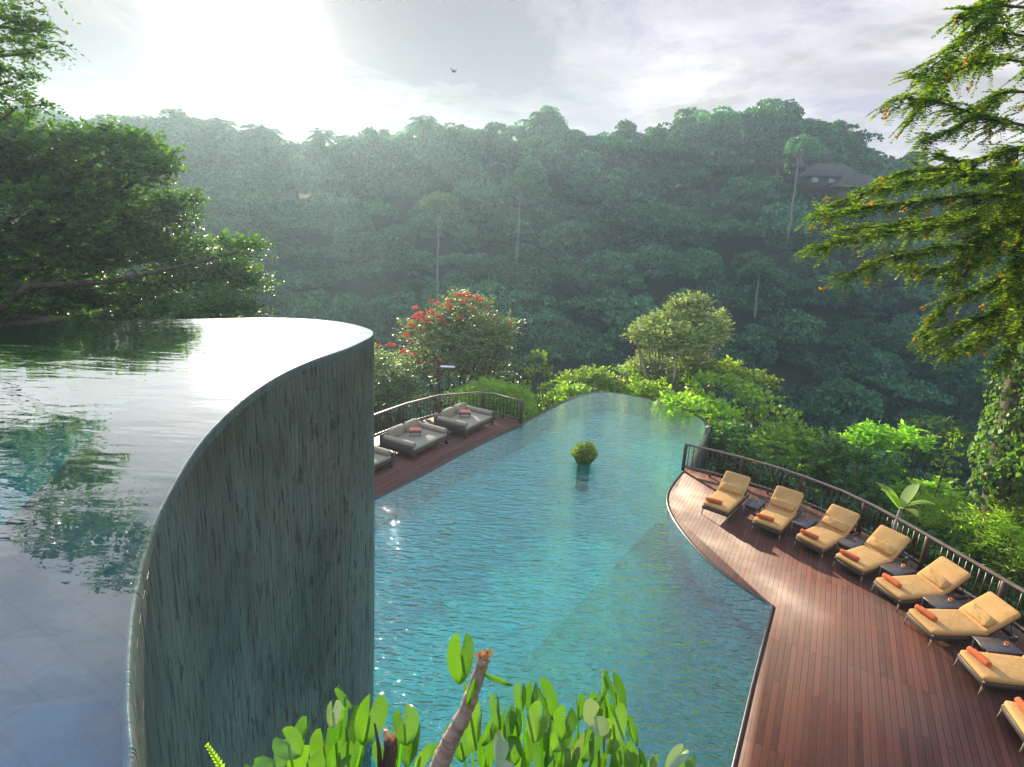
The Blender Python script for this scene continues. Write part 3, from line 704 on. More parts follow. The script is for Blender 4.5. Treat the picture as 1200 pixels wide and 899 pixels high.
for i in range(7):
    (xa, ya), aa = LG[i]; (xb, yb), ab = LG[i+1]
    am = (aa+ab)/2; h = Vector((math.cos(R(am)), math.sin(R(am)), 0)); off = [1.20, 1.12, 1.12, 1.05, 1.05, 1.1, 1.1][i]
    p = Vector(((xa+xb)/2, (ya+yb)/2, .002)) + h*off
    o = TB0 if i == 0 else copy_tree(TB0); o.location = p; o.rotation_euler = (0, 0, R(am-90)); o['label'] = 'low dark side table between the %s lounger from the pool end' % ordw[i]
    c = C0 if i == 0 else copy_tree(C0); c.location = p+h*.16+Vector((0, 0, .40)); c['label'] = 'orange flower in a white cup on the table between the %s lounger' % ordw[i]; c.rotation_euler = (0, 0, i*1.3)

# ------------------------------------------------------------------ daybeds
def make_daybed():
    root = empty('daybed', (0, 0, 0), 0, 'daybed', 'daybed', 'khaki daybeds on the left deck')
    Wd, Dp = 2.15, 1.55       # x along the front, y to the back
    f = MB(); f.box((0, Dp/2, .27), (Wd, Dp, .14), bev=.012); f.build('frame', RATTAN, root)
    for sx in (-1, 1):
        for y in (.07, Dp-.07):
            MB().box((sx*(Wd/2-.07), y, .10), (.09, .09, .2), bev=.008).build('leg', DWOOD, root)
    s = MB(); s.sq((0, Dp/2, .40), (Wd-.04, Dp-.04, .14), (.12, .35), 44, 11); s.build('mattress', SAGE, root, smooth=True)
    for sx in (-1, 1):
        pn = MB(); pn.box((sx*(Wd/2+.022), Dp/2, .36), (.04, Dp, .36), bev=.01); pn.build('side_panel', RATTAN, root)
        m = MB(); T = Tm((sx*(Wd/2-.13), Dp/2, .555), rx=R(90)); m.sq((0, 0, 0), (.25, .21, Dp-.12), (.9, .18), 24, 15, T=T); m.build('arm_bolster', SAGE, root, smooth=True)
    for sx in (-.5, .5):
        m = MB(); m.sq((sx*.86, 1.36, .66), (.80, .22, .42), (.3, .5), 32, 13, T=Tm((0, .0, 0))); m.build('back_cushion', SAGE, root, smooth=True)
    m = MB(); m.box((0, Dp+.022, .42), (Wd+.08, .04, .48), bev=.01); m.build('back_panel', RATTAN, root)
    return root
def make_tray():
    root = empty('tray_table', (0, 0, 0), 0, 'tray', 'tray table', 'tray tables on the daybeds')
    m = MB(); m.box((0, 0, .19), (.46, .32, .02), bev=.005); m.build('tray', DWOOD, root)
    for sx in (-1, 1):
        for sy in (-1, 1): MB().tube([(sx*.20, sy*.13, 0), (sx*.19, sy*.12, .181)], .011, 6).build('leg', DWOOD, root)
    return root
def make_striped():
    m = MB(); m.lathe([(.02, -.21), (.05, -.218), (.06, -.20), (.061, 0), (.06, .2), (.05, .218), (.02, .21)], 18, T=Tm((0, 0, .062), ry=R(90)))
    m.box((0, .05, .03), (.42, .012, .05), bev=.004)
    return m.build('rolled_towel', STRIPED, smooth=True, label='t', cat='towel', group='red and white striped towels on the daybeds')
hd = R(60.3)
D0 = make_daybed(); TR0 = make_tray(); S0 = make_striped(); first = True
DB = [((-4.54, 17.9), 'khaki daybed mostly hidden behind the tall curved wall'), ((-2.89, 20.38), 'khaki daybed between the curved wall and the far daybed'), ((-1.22, 22.84), 'khaki daybed nearest the post at the end of the left railing')]
for i, ((x, y), lab) in enumerate(DB):
    o = D0 if i == 0 else copy_tree(D0); o.location = (x, y, .002); o.rotation_euler = (0, 0, hd); o['label'] = lab
    nm = ['half hidden daybed beside the wall', 'middle daybed', 'far daybed by the end post'][i]
    if i == 0: continue
    f_ = Vector((math.cos(hd), math.sin(hd), 0)); b_ = Vector((-math.sin(hd), math.cos(hd), 0))
    p = Vector((x, y, .472))+b_*.80+f_*.0
    c = TR0 if i == 1 else copy_tree(TR0); c.location = p; c.rotation_euler = (0, 0, hd-.9); c['label'] = 'small dark tray table with folding legs on the ' + nm
    f2 = Vector((math.cos(hd-.9), math.sin(hd-.9), 0)); b2 = Vector((-math.sin(hd-.9), math.cos(hd-.9), 0))
    for q in (0, 1):
        s = S0 if first else S0.copy()
        if not first: COL.objects.link(s)
        first = False
        s.location = p+b2*(-.065+.13*q)+Vector((0, 0, .2)); s.rotation_euler = (0, 0, hd-.9)
        s['label'] = ('front' if q == 0 else 'rear') + ' striped rolled towel on the tray of the ' + nm
for i, (x, y) in enumerate([(-4.25, 20.1), (-2.55, 22.55)]):
    f_ = Vector((math.cos(hd), math.sin(hd), 0))
    # low square tables between the daybeds
    t = empty('low_table', (x, y, .002), hd, ['low wooden table beside the middle daybed, half behind the wall', 'low wooden table between the two far daybeds'][i], 'side table')
    MB().box((0, 0, .30), (.40, .5, .03), bev=.006).build('table_top', TABLETOP, t)
    for sx in (-1, 1):
        for sy in (-1, 1): MB().tube([(sx*.17, sy*.21, 0), (sx*.165, sy*.2, .286)], .018, 6).build('leg', DWOOD, t)
    c = copy_tree(C0); c.location = (x, y, .317); c['label'] = ['orange flower in a white cup on the table beside the wall end of the daybeds', 'orange flower in a white cup on the table between the two far daybeds'][i]; c['group'] = 'orange flowers in cups by the daybeds'
    for ch in c.children: ch.scale = (1.3,)*3

# ------------------------------------------------------------------ vegetation tools
DENS = 4.0
def unit(v): return v/(np.linalg.norm(v, axis=-1, keepdims=True)+1e-9)
RHOMB = (np.array([(0, -.5, 0), (.28, .02, .05), (0, .5, -.03), (-.28, .02, .05)]), np.array([[0, 1, 2, 3]]))
OVAL = (np.array([(0, -.5, 0), (.20, -.25, .03), (.27, .05, .05), (0, .5, -.06), (-.27, .05, .05), (-.20, -.25, .03)]), np.array([[0, 1, 2, 3], [0, 3, 4, 5]]))
HEART = (np.array([(0, -.36, 0), (.24, -.48, .03), (.42, -.2, .05), (.30, .18, .03), (0, .52, -.06), (-.30, .18, .03), (-.42, -.2, .05), (-.24, -.48, .03)]), np.array([[0, 1, 2, 3], [0, 3, 4, 5], [0, 5, 6, 7]]))
NARROW = (np.array([(0, -.5, 0), (.085, 0, .02), (0, .5, -.05), (-.085, 0, .02)]), np.array([[0, 1, 2, 3]]))
def leaves(mb, pos, axis, nrm, size, tpl):
    pos = np.asarray(pos); n = len(pos); axis = unit(axis); x = unit(np.cross(axis, nrm)); z = np.cross(x, axis)
    B = np.stack([x, axis, z], 1)         # rows: basis
    tv, tf = tpl; size = np.broadcast_to(size, (n,))
    V = pos[:, None, :] + (tv[None, :, :]*size[:, None, None]) @ B
    k = len(tv); F = (tf[None] + (np.arange(n)*k)[:, None, None]).reshape(-1, tf.shape[1])
    mb.raw(V.reshape(-1, 3), F)
def rdir(n): return unit(rng.normal(size=(n, 3)))
def shell(c, r, n, inner=.72, flat=1.0, up=0):
    d = rdir(n)
    if up: d[:, 2] = np.where(d[:, 2] < -.35, -d[:, 2]*up, d[:, 2]); d = unit(d)
    rr = inner+(1-inner)*rng.random(n)**.6
    return np.array(c)+d*rr[:, None]*np.array(r), d
def lobes_cloud(mb, lobes, per, size, tpl, tilt=.7, inner=.7):
    """leaf shells round a list of (centre, radius) lobes"""
    for (c, r) in lobes:
        r = np.broadcast_to(np.array(r, float), (3,)); area = (r[0]*r[1]+r[0]*r[2]+r[1]*r[2])/3
        n = max(12, int(per*area)); P, d = shell(c, r, n, inner, up=.8)
        nr = unit(d*(1-tilt)+rdir(n)*tilt+np.array([0, 0, .35])); ax = unit(np.cross(nr, rdir(n))+np.array([0, 0, -.3]))
        leaves(mb, P, ax, nr, size*(.65+.7*rng.random(n)), tpl)
def twigs_cloud(mb, lobes, per, tl, nl, size, tpl, droop=.3, wood=None, spread=.5):
    """twigs growing out of each lobe, each carrying a row of leaves"""
    for (c, r) in lobes:
        r = np.broadcast_to(np.array(r, float), (3,)); area = (r[0]*r[1]+r[0]*r[2]+r[1]*r[2])/3
        n = max(6, int(per*DENS*area)); P, d = shell(c, r, n, .35, up=.7)
        d = unit(d+rdir(n)*spread+np.array([0, 0, .15])); L_ = tl*(.6+.8*rng.random(n))
        t = (np.arange(nl)+.5)/nl
        Q = P[:, None]+d[:, None]*(L_[:, None]*t)[..., None]; Q[..., 2] -= droop*L_[:, None]*t**2
        side = unit(np.cross(d, np.array([0, 0, 1.]))+1e-6); sg = np.where(np.arange(nl) % 2 == 0, 1, -1)
        ax = unit(d[:, None]*.6+side[:, None]*sg[None, :, None]+rng.normal(size=Q.shape)*.35)
        Q = Q+ax*size*.45
        nr = unit(np.array([0, 0, 1.])+rng.normal(size=Q.shape)*.45)
        m_ = n*nl; leaves(mb, Q.reshape(m_, 3), ax.reshape(m_, 3), nr.reshape(m_, 3), size*(.7+.6*rng.random(m_)), tpl)
        if wood is not None:
            for i in range(0, n, 9): wood.tube([P[i]-d[i]*L_[i]*.3, P[i]+d[i]*L_[i]*.5, Q[i, -1]], [.010, .007, .003], 3, False)
def rnd_lobes(c, R_, n, r0, r1, zf=1.0, bias=.25):
    c = np.array(c, float); R_ = np.broadcast_to(np.array(R_, float), (3,)); out = []
    for k in range(n):
        d = rdir(1)[0]; d[2] = abs(d[2])*.9-bias
        rr = r0+(r1-r0)*rng.random(); p = c+d*(R_-rr*.6)*(.55+.45*rng.random()); out.append((p, (rr, rr, rr*.78*zf)))
    return out
def limb(mb, a, b, r0, r1, k=7, wob=.12, sag=0, n=6):
    a, b = np.array(a, float), np.array(b, float); L_ = np.linalg.norm(b-a); t = np.linspace(0, 1, n)
    P = a+(b-a)*t[:, None]+rng.normal(size=(n, 3))*wob*L_*.25*np.sin(t*math.pi)[:, None]; P[:, 2] -= sag*np.sin(t*math.pi)
    P[0], P[-1] = a, b; mb.tube(P, np.linspace(r0, r1, n), k); return P

# ------------------------------------------------------------------ far forest
def far_tree(kind, seed):
    global rng; rng = np.random.default_rng(seed)
    cr = MB(); tk = MB()
    if kind == 'dome':
        lb = rnd_lobes((0, 0, 8.5), (4.6, 4.6, 4.4), 26, 1.1, 2.1); H = 8
        lobes_cloud(cr, lb, 34, .72, OVAL)
        for _ in range(6): limb(tk, (0, 0, 4.5), lb[_][0], .2, .06, 5)
    elif kind == 'tall':
        lb = rnd_lobes((0, 0, 11), (3.1, 3.1, 6.2), 26, .9, 1.7, 1.1); H = 10
        lobes_cloud(cr, lb, 34, .68, OVAL)
        for _ in range(6): limb(tk, (0, 0, 7), lb[_][0], .16, .05, 5)
    elif kind == 'open':       # airy crown with sky showing between the clumps
        lb = []; H = 9
        for k in range(17):
            a = k*2.4; r_ = 1.2+3.6*rng.random(); z = 9+6.5*rng.random()-.25*r_
            lb.append((np.array([r_*math.cos(a), r_*math.sin(a), z]), (1.1+rng.random()*.6,)*2+(.65+.4*rng.random(),)))
        lobes_cloud(cr, lb, 42, .58, OVAL)
        for p, _r_ in lb: limb(tk, (0, 0, 7.5), p, .13, .04, 5)
    elif kind == 'flat':
        lb = []; H = 8
        for k in range(20):
            a = k*2.4; r_ = 5.2*math.sqrt(rng.random()); lb.append((np.array([r_*math.cos(a), r_*math.sin(a), 10.2-.07*r_*r_+rng.random()*.9]), (1.7, 1.7, .75)))
        lobes_cloud(cr, lb, 38, .66, OVAL)
        for p, _r_ in lb[:10]: limb(tk, (0, 0, 6.5), p, .15, .05, 5)
    elif kind == 'bamboo':     # nodding plumes
        H = 3; lb = []
        for k in range(16):
            a = rng.random()*6.28; l_ = 5+4*rng.random(); t = np.linspace(0, 1, 9)
            r_ = 1.0+3.6*t**2.2; P = np.stack([r_*math.cos(a), r_*math.sin(a), l_*np.sin(t*1.9)*1.1], 1)
            tk.tube(P, np.linspace(.06, .02, 9), 4)
            for q in P[2:]: lb.append((q, (.75, .75, .6)))
        lobes_cloud(cr, lb, 34, .8, NARROW, .9)
    tk.tube([(0, 0, -1), (.12, .05, H*.35), (-.08, .1, H*.7), (0, 0, H)], [.42, .3, .24, .16], 8)
    return cr, tk
def palm(seed, h=12, nf=22, fl=3.6):
    global rng; rng = np.random.default_rng(seed); cr = MB(); tk = MB()
    t = np.linspace(0, 1, 8); P = np.stack([.8*t**2, .3*t, h*t-.5], 1); tk.tube(P, np.linspace(.22, .13, 8), 8)
    top = P[-1]
    for k in range(nf):
        a = k*2.399; el = R(70-100*k/nf); s = np.linspace(0, 1, 16)
        hor = fl*(math.cos(el)*s+.12*s); ver = fl*(math.sin(el)*s - .62*s**2.1)
        Q = np.stack([top[0]+hor*math.cos(a), top[1]+hor*math.sin(a), top[2]+ver], 1)
        tk.tube(Q[::3], .035, 4, False)
        tg = unit(np.gradient(Q, axis=0)); sd_ = unit(np.cross(tg, np.array([0, 0, 1.])))
        for sg in (-1, 1):
            ax = unit(sd_*sg+tg*.55+np.array([0, 0, -.45])); ln = .95*np.sin(.35+s*2.5)+.1
            for q in (0, .5):
                QQ = Q+tg*fl/16*q
                leaves(cr, QQ+ax*ln[:, None]*.5, ax, np.broadcast_to(np.array([0, 0, 1.]), QQ.shape)+rng.normal(size=QQ.shape)*.2, ln, NARROW)
    return cr, tk

G_R = 'trees along the far ridge'
protos = {}
def far_thing(kind, x, y, s, rz, label, name='forest_tree', src=None, cat='tree', pale=False, group=G_R):
    if kind in protos:
        o = copy_tree(protos[kind])
    else:
        o = empty(name, (0, 0, 0), 0, label, cat, group)
        if kind.startswith('palm'): cr, tk = palm(11, 13)
        else: cr, tk = far_tree(kind.replace('_pale', ''), 20+len(protos))
        cr.build('crown', LM['forest'], o); tk.build('trunk', PALEBARK if pale else BARK, o, smooth=True)
        protos[kind] = o
    o.location = (x, y, tz(x, y)-.2); o.rotation_euler = (0, 0, rz); o.scale = (s,)*3 if not hasattr(s, '__len__') else s
    o['label'] = label; o['category'] = cat
    if group: o['group'] = group
    return o
HT = {'dome': 12.6, 'tall': 17, 'open': 16, 'flat': 11.5, 'palm': 16}
# skyline: (photo x, photo y of the top, kind, distance, label)
SK = [(-60, 122, 'dome', 156, None), (8, 128, 'dome', 160, None), (62, 122, 'dome', 165, 'rounded hazy tree mound on the far left ridge above the near tree'), (100, 146, 'dome', 160, None), (142, 132, 'flat', 152, 'flat topped hazy tree at the left start of the ridge'),
      (178, 128, 'dome', 152, None), (205, 134, 'dome', 150, None), (240, 128, 'tall', 150, 'tall hazy tree left of the palms against the glare'), (272, 145, 'dome', 150, None),
      (345, 158, 'dome', 150, None), (372, 150, 'tall', 150, None), (412, 156, 'dome', 148, None), (440, 150, 'open', 150, None), (478, 148, 'dome', 150, None), (520, 136, 'open', 150, 'airy tree left of centre on the ridge, beside a tall palm'), (548, 138, 'tall', 149, None), (570, 148, 'dome', 148, None),
      (606, 152, 'open', 148, None), (634, 118, 'tall', 146, 'tallest pointed tree on the ridge at the centre of the skyline'), (652, 140, 'dome', 146, None), (684, 152, 'open', 147, 'thin open crown right of the tallest ridge tree'), (722, 154, 'flat', 145, None), (755, 150, 'dome', 145, None), (778, 158, 'flat', 143, None),
      (800, 134, 'open', 145, 'see-through tree crown between the centre and the right hill'), (822, 158, 'dome', 142, None), (848, 114, 'open', 142, 'high feathery crown at the left of the right hilltop'), (872, 124, 'dome', 141, None), (898, 114, 'dome', 140, 'highest broad crown on the right hilltop'),
      (925, 120, 'tall', 140, None), (950, 124, 'tall', 139, None), (972, 134, 'dome', 139, None), (994, 136, 'open', 138, 'open crown at the right shoulder of the hilltop, sky showing through'), (1040, 178, 'dome', 150, 'small round tree in the saddle right of the hilltop'), (1066, 196, 'dome', 150, None), (1100, 198, 'dome', 148, None), (1140, 196, 'dome', 146, None), (1180, 192, 'tall', 146, None), (1225, 190, 'dome', 146, None), (1270, 180, 'dome', 146, None)]
for i, (px, py, kd, Yd, lab) in enumerate(SK):
    p = at(px, py, Yd); g0 = tz(p[0], p[1]); s = max(.75, min(1.9, (p[2]-g0)/HT[kd]))
    wv = min(1.35, max(.9, s))
    far_thing(kd, p[0], p[1], (wv, wv, s), i*1.7, lab or 'hazy leafy tree in the unbroken line of crowns along the ridge')
PL = [(292, 134, 'coconut palm in the glare just right of the sunlit ridge trees'), (316, 138, 'second coconut palm in the glare, right of the first'), (380, 142, 'slim palm head rising over the ridge left of centre'), (492, 124, 'lone tall palm standing above the ridge line'), (1066, 165, 'coconut palm in the saddle right of the hilltop'), (1090, 172, 'coconut palm half behind the feathery near branches'), (402, 148, 'short palm head beside the slim palm on the ridge'), (262, 128, 'palm head poking out of the crowns left of the glare')]
for i, (px, py, lab) in enumerate(PL):
    Yd = 148 if px < 1000 else 118; p = at(px, py, Yd); g0 = tz(p[0], p[1]); s = max(.9, (p[2]-g0)/15.2); w = 1.0 if s > 1.3 else s
    far_thing('palm', p[0], p[1], (w, w, s), i*2.1, lab, 'coconut_palm', cat='palm', group='coconut palms on the ridge')
# trees one can tell apart on the slope: bare pale trunks
for i, (px, yb, yt, Yd, kd, lab) in enumerate([(512, 330, 215, 112, 'open', 'slope tree with a bare pale trunk under a yellowish crown, left of centre'), (604, 275, 195, 118, 'open', 'slope tree with a thin white trunk at the centre of the hillside'), (918, 245, 150, 116, 'open', 'slope tree with a pale leaning trunk below the right hilltop'), (880, 330, 290, 104, 'open', 'slope tree with a short grey trunk low on the right hillside')]):
    p = at(px, yt, Yd); b = at(px+3, yb, Yd); b = b-np.array([0, 0, 3.0]); H_ = (p[2]-b[2]); s = H_/16
    o = empty('slope_tree', (b[0], b[1]-3, b[2]), 0, lab, 'tree', 'pale trunked trees on the hillside')
    rng = np.random.default_rng(70+i); c_ = MB(); k_ = MB()
    limb(k_, (0, 0, -3), (rng.normal()*.6, 0, H_*.72), .2, .13, 7, .03, n=8)
    lb = rnd_lobes((0, 0, H_-4.2), (4.2, 4, 4.0), 26, 1.1, 1.9); lobes_cloud(c_, lb, 60, .45, RHOMB)
    for q in range(6): limb(k_, (0, 0, H_*.6), lb[q][0], .16, .05, 5)
    c_.build('crown', LM['tulip' if i == 0 else 'forest'], o); k_.build('trunk', PALEBARK, o, smooth=True)

# geometry nodes scatter: the wooded slopes as one mass
def scatter(name, pts, scales, kinds, srcs, label, cat, tilt=.15):
    me = bpy.data.meshes.new(name); me.vertices.add(len(pts)); me.vertices.foreach_set('co', np.asarray(pts, np.float32).ravel())
    for nm, dat, ty in (('scl', scales, 'FLOAT_VECTOR'), ('kindi', kinds, 'INT')):
        at_ = me.attributes.new(nm, ty, 'POINT')
        if ty == 'INT': at_.data.foreach_set('value', np.asarray(dat, np.int32))
        else: at_.data.foreach_set('vector', np.asarray(dat, np.float32).ravel())
    o = bpy.data.objects.new(name, me); COL.objects.link(o); setp(o, label, cat, None, 'stuff')
    ng = bpy.data.node_groups.new(name+'_nodes', 'GeometryNodeTree')
    ng.interface.new_socket('Geometry', in_out='INPUT', socket_type='NodeSocketGeometry'); ng.interface.new_socket('Geometry', in_out='OUTPUT', socket_type='NodeSocketGeometry')
    gi = ng.nodes.new('NodeGroupInput'); go = ng.nodes.new('NodeGroupOutput')
    iop = ng.nodes.new('GeometryNodeInstanceOnPoints'); ng.links.new(gi.outputs[0], iop.inputs['Points'])
    mtp = ng.nodes.new('GeometryNodeMeshToPoints'); ng.links.new(gi.outputs[0], mtp.inputs[0]); ng.links.new(mtp.outputs[0], iop.inputs['Points'])
    jn = ng.nodes.new('GeometryNodeJoinGeometry')
    for s in reversed(srcs):
        oi = ng.nodes.new('GeometryNodeObjectInfo'); oi.inputs['Object'].default_value = s; oi.inputs['As Instance'].default_value = True; oi.transform_space = 'ORIGINAL'
        ng.links.new(oi.outputs['Geometry'], jn.inputs[0])
    ng.links.new(jn.outputs[0], iop.inputs['Instance']); iop.inputs['Pick Instance'].default_value = True
    na = ng.nodes.new('GeometryNodeInputNamedAttribute'); na.data_type = 'INT'; na.inputs['Name'].default_value = 'kindi'; ng.links.new(na.outputs['Attribute'], iop.inputs['Instance Index'])
    ns = ng.nodes.new('GeometryNodeInputNamedAttribute'); ns.data_type = 'FLOAT_VECTOR'; ns.inputs['Name'].default_value = 'scl'; ng.links.new(ns.outputs['Attribute'], iop.inputs['Scale'])
    rv = ng.nodes.new('FunctionNodeRandomValue'); rv.data_type = 'FLOAT_VECTOR'; rv.inputs[0].default_value = (-tilt, -tilt, 0); rv.inputs[1].default_value = (tilt, tilt, 6.28)
    ng.links.new(rv.outputs[0], iop.inputs['Rotation']); ng.links.new(iop.outputs[0], go.inputs[0])
    md = o.modifiers.new('scatter', 'NODES'); md.node_group = ng
    return o
bam = far_thing('bamboo', *at(1000, 300, 96)[:2], 1.0, .4, 'nodding plume of bamboo low on the right hillside under the house', 'bamboo_clump', cat='bamboo', group=None)
srcs = [[c for c in protos[k].children if c.name.startswith('crown')][0] for k in ('dome', 'tall', 'flat', 'open', 'bamboo')]
rng = np.random.default_rng(5)
pts = []; sc = []; kn = []
step = 4.95
for yy in np.arange(44, 172, step*.85):
    half = 22+yy*1.12
    for xx in np.arange(-half, half, step):
        x = xx+rng.normal()*1.5; y = yy+rng.normal()*1.4
        s = .62+.75*rng.random()**1.5; k = rng.choice(5, p=[.42, .16, .16, .06, .20])
        if y > 138: s = (1.1+.25*rng.random()) if y < 152 else (.8+.15*rng.random()); k = rng.choice(2)
        pts.append((x, y, tz(x, y)-(2.8 if y < 136 else 2.5)*s)); sc.append((s*1.08, s*1.08, s*(.8+.35*rng.random()) if y < 138 else s*1.0)); kn.append(k)
for k in range(330):
    x = rng.uniform(-150, 160); y = rng.uniform(147, 162); s = .95+.3*rng.random()
    pts.append((x, y, tz(x, y)-2.6*s)); sc.append((s*1.25, s*1.25, s)); kn.append(0 if rng.random() < .7 else 2)
scatter('forest', pts, sc, kn, srcs, 'dense hazy rainforest covering the ravine slopes', 'forest')

# house on the hill
hp = at(968, 219, 121)
def hill_house(p, w, d, h, label, wins):
    o = empty('hill_house', (p[0], p[1], p[2]), R(-6), label, 'house', 'roofed houses on the wooded hill')
    MB().box((0, 0, h/2-.6), (w, d, h+1.2)).build('wall', DWOOD if wins else DWOOD, o)
    r = MB(); e = 1.1
    V = [(-w/2-e, -d/2-e, h-.1), (w/2+e, -d/2-e, h-.1), (w/2+e, d/2+e, h-.1), (-w/2-e, d/2+e, h-.1), (-w/2+d*.35, 0, h+2.4), (w/2-d*.35, 0, h+2.4), (-w/2-e, -d/2-e, h-.3), (w/2+e, -d/2-e, h-.3), (w/2+e, d/2+e, h-.3), (-w/2-e, d/2+e, h-.3)]
    r.raw(V, [(0, 1, 5, 4), (1, 2, 5), (2, 3, 4, 5), (3, 0, 4), (6, 7, 1, 0), (7, 8, 2, 1), (8, 9, 3, 2), (9, 6, 0, 3), (9, 8, 7, 6)]); r.build('roof', ROOFM, o)
    for k in range(wins):
        x = -w*.36+k*w*.72/max(1, wins-1)
        f = MB().box((x, -d/2-.03, h*.55), (1.5, .1, 1.3)).build('window', DWOOD, o)
        MB().box((x, -d/2-.09, h*.55), (1.25, .04, 1.05)).build('pane', GLASSM, f)
    return o
hill_house(hp, 8.5, 4.5, 1.9, 'long roofed house with pale windows half hidden in the trees on the hill', 3)
hp2 = at(1000, 234, 117); hill_house(hp2, 7, 4, 2.2, 'lower open pavilion roof just below the windowed hill house', 0)

# ------------------------------------------------------------------ shrubs and trees beyond the pool
def px_lobes(lst, Yd, jit=0.0):
    """(photo x, y, radius px[, vertical px]) at distance -> lobes"""
    out = []
    for q in lst:
        p = at(q[0], q[1], Yd+(rng.random()-.5)*jit); m_ = mpp(p); rx = q[2]*m_; rz_ = (q[3] if len(q) > 3 else q[2]*.85)*m_; out.append((p, (rx, rx*.9, rz_)))
    return out
def plant(name, lst, Yd, mat, label, cat='shrub', per=60, size=.22, tpl=OVAL, mode='lobes', tl=.5, nl=7, droop=.3, seed=1, jit=2.5, sub=5, group=None, base=None, flowers=None, fmat=None, trunkmat=None, trunk=.12, spread=.5):
    global rng; rng = np.random.default_rng(seed)
    lb = px_lobes(lst, Yd, jit); lb2 = []
    for c, r in lb:
        lb2.append((c, tuple(np.array(r)*.72)))
        for k in range(sub):
            d = rdir(1)[0]; d[2] = abs(d[2])-.3; lb2.append((c+d*np.array(r)*.68, tuple(np.array(r)*(.30+.2*rng.random()))))
    bx, by = (base if base is not None else (lb[0][0][0], lb[0][0][1])); zmin = min(c[2] for c, r in lb)
    bz = min(tz(bx, by), zmin-1.0); O = np.array([bx, by, bz])
    o = empty(name, tuple(O), 0, label, cat, group)
    f = MB(); w = MB()
    loc = [(c-O, r) for c, r in lb2]
    if mode == 'lobes': lobes_cloud(f, loc, per, size, tpl)
    else: twigs_cloud(f, loc, per, tl, nl, size, tpl, droop, w, spread)
    f.build('foliage', mat, o)
    cm = np.mean([c-O for c, r in lb], 0); fork = cm*np.array([.8, .8, .55])
    limb(w, (0, 0, -.3), fork, trunk, trunk*.7, 8, .1)
    for c, r in [(c-O, r) for c, r in lb][:8]:
        P = limb(w, fork+rng.normal(size=3)*.05, c, trunk*.5, trunk*.2, 6, .15)
    for c, r in loc[::3]: limb(w, c*np.array([.6, .6, .75]), c, trunk*.35, trunk*.12, 5, .1)
    w.build('stem', trunkmat or BARK, o, smooth=True)
    if flowers:
        fm = MB()
        for (fx, fy, fr) in flowers:
            p = at(fx, fy, Yd-.3)-O; rr = fr*.85*mpp(at(fx, fy, Yd)); n_ = 34; P, d = shell(p, (rr, rr, rr*.55), n_, .5)
            leaves(fm, P, unit(d+rdir(n_)*.4), rdir(n_), rr*.75, OVAL)
        fm.build('flower_cluster', fmat, o)
    return o
# red flowering tree
fl = [(x_, y_, 4) for x_, y_ in [(530, 362), (512, 356), (570, 362), (580, 374), (500, 400), (520, 395), (540, 372), (560, 390), (480, 402), (505, 352), (588, 388), (470, 425), (535, 410), (552, 362), (486, 360), (598, 378)]] + [(505, 366, 6), (490, 372, 8), (499, 375, 6), (517, 372, 7), (492, 368, 6), (520, 377, 7), (483, 381, 6), (478, 392, 6), (495, 387, 5), (537, 345, 6), (547, 346, 6), (557, 348, 6), (563, 352, 5), (544, 353, 5), (525, 358, 5), (525, 352, 4), (458, 404, 6), (473, 412, 5), (444, 405, 4), (484, 415, 4), (493, 424, 5), (511, 423, 6), (517, 427, 5), (497, 436, 5), (515, 437, 7), (511, 441, 5), (550, 404, 4), (444, 428, 4), (550, 383, 4)]
plant('flame_tree', [(540, 400, 52, 44), (505, 405, 42, 36), (575, 405, 36, 42), (545, 365, 30, 22), (500, 440, 45, 40), (560, 440, 48, 34), (590, 400, 20, 28)], 34, LM['tulip'], 'large tree dotted with red flower clusters beyond the left railing', 'tree', 21, .20, OVAL, 'twigs', .7, 8, .2, 41, 3, flowers=fl[:32]+fl[36:], fmat=LM['red'], trunk=.28)
plant('flame_tree', [(455, 445, 34, 30), (435, 430, 30, 26), (470, 470, 34, 30), (440, 475, 30, 34), (410, 450, 40, 34)], 31, LM['tulip'], 'lower red flowering tree between the curved wall and the taller one', 'tree', 21, .20, OVAL, 'twigs', .7, 8, .2, 42, 3, flowers=fl[32:36], fmat=LM['red'], trunk=.22)
plant('drooping_plant', [(580, 462, 34, 14), (555, 466, 24, 14), (606, 468, 22, 16), (575, 480, 44, 20)], 27.5, LM['lime'], 'bright green drooping plant arching behind the left railing', 'plant', 26, .34, NARROW, 'twigs', .8, 8, .9, 43, 1.0, trunk=.05)
plant('shrub', [(632, 440, 24, 20), (630, 420, 13, 11), (612, 462, 20, 24), (650, 462, 26, 24), (632, 478, 28, 20)], 29.5, LM['bright'], 'round topped light green shrub left of the far pool edge', 'shrub', 70, .22, OVAL, seed=44, jit=1.5)
plant('shrub', [(690, 448, 24, 18), (668, 456, 18, 18), (708, 455, 20, 18)], 33, LM['bright'], 'yellow green shrub just behind the far tip of the pool', 'shrub', 24, .24, OVAL, 'twigs', .6, 7, .2, seed=45, jit=1.5)
plant('shrub', [(730, 438, 20, 16), (745, 452, 22, 18), (722, 456, 18, 14)], 34, LM['bright'], 'bushy green shrub between the pool tip and the pale tree', 'shrub', 70, .20, OVAL, seed=46, jit=1.5)
plant('pale_tree', [(800, 375, 30, 26), (770, 392, 28, 24), (828, 392, 22, 24), (795, 410, 42, 34), (765, 440, 34, 28), (810, 438, 30, 22), (745, 395, 12, 10), (812, 358, 18, 12)], 35, LM['pale'], 'tall pale olive tree standing behind the far right pool edge', 'tree', 38, .20, OVAL, 'twigs', .6, 8, .25, seed=47, jit=3, trunk=.22, trunkmat=PALEBARK)
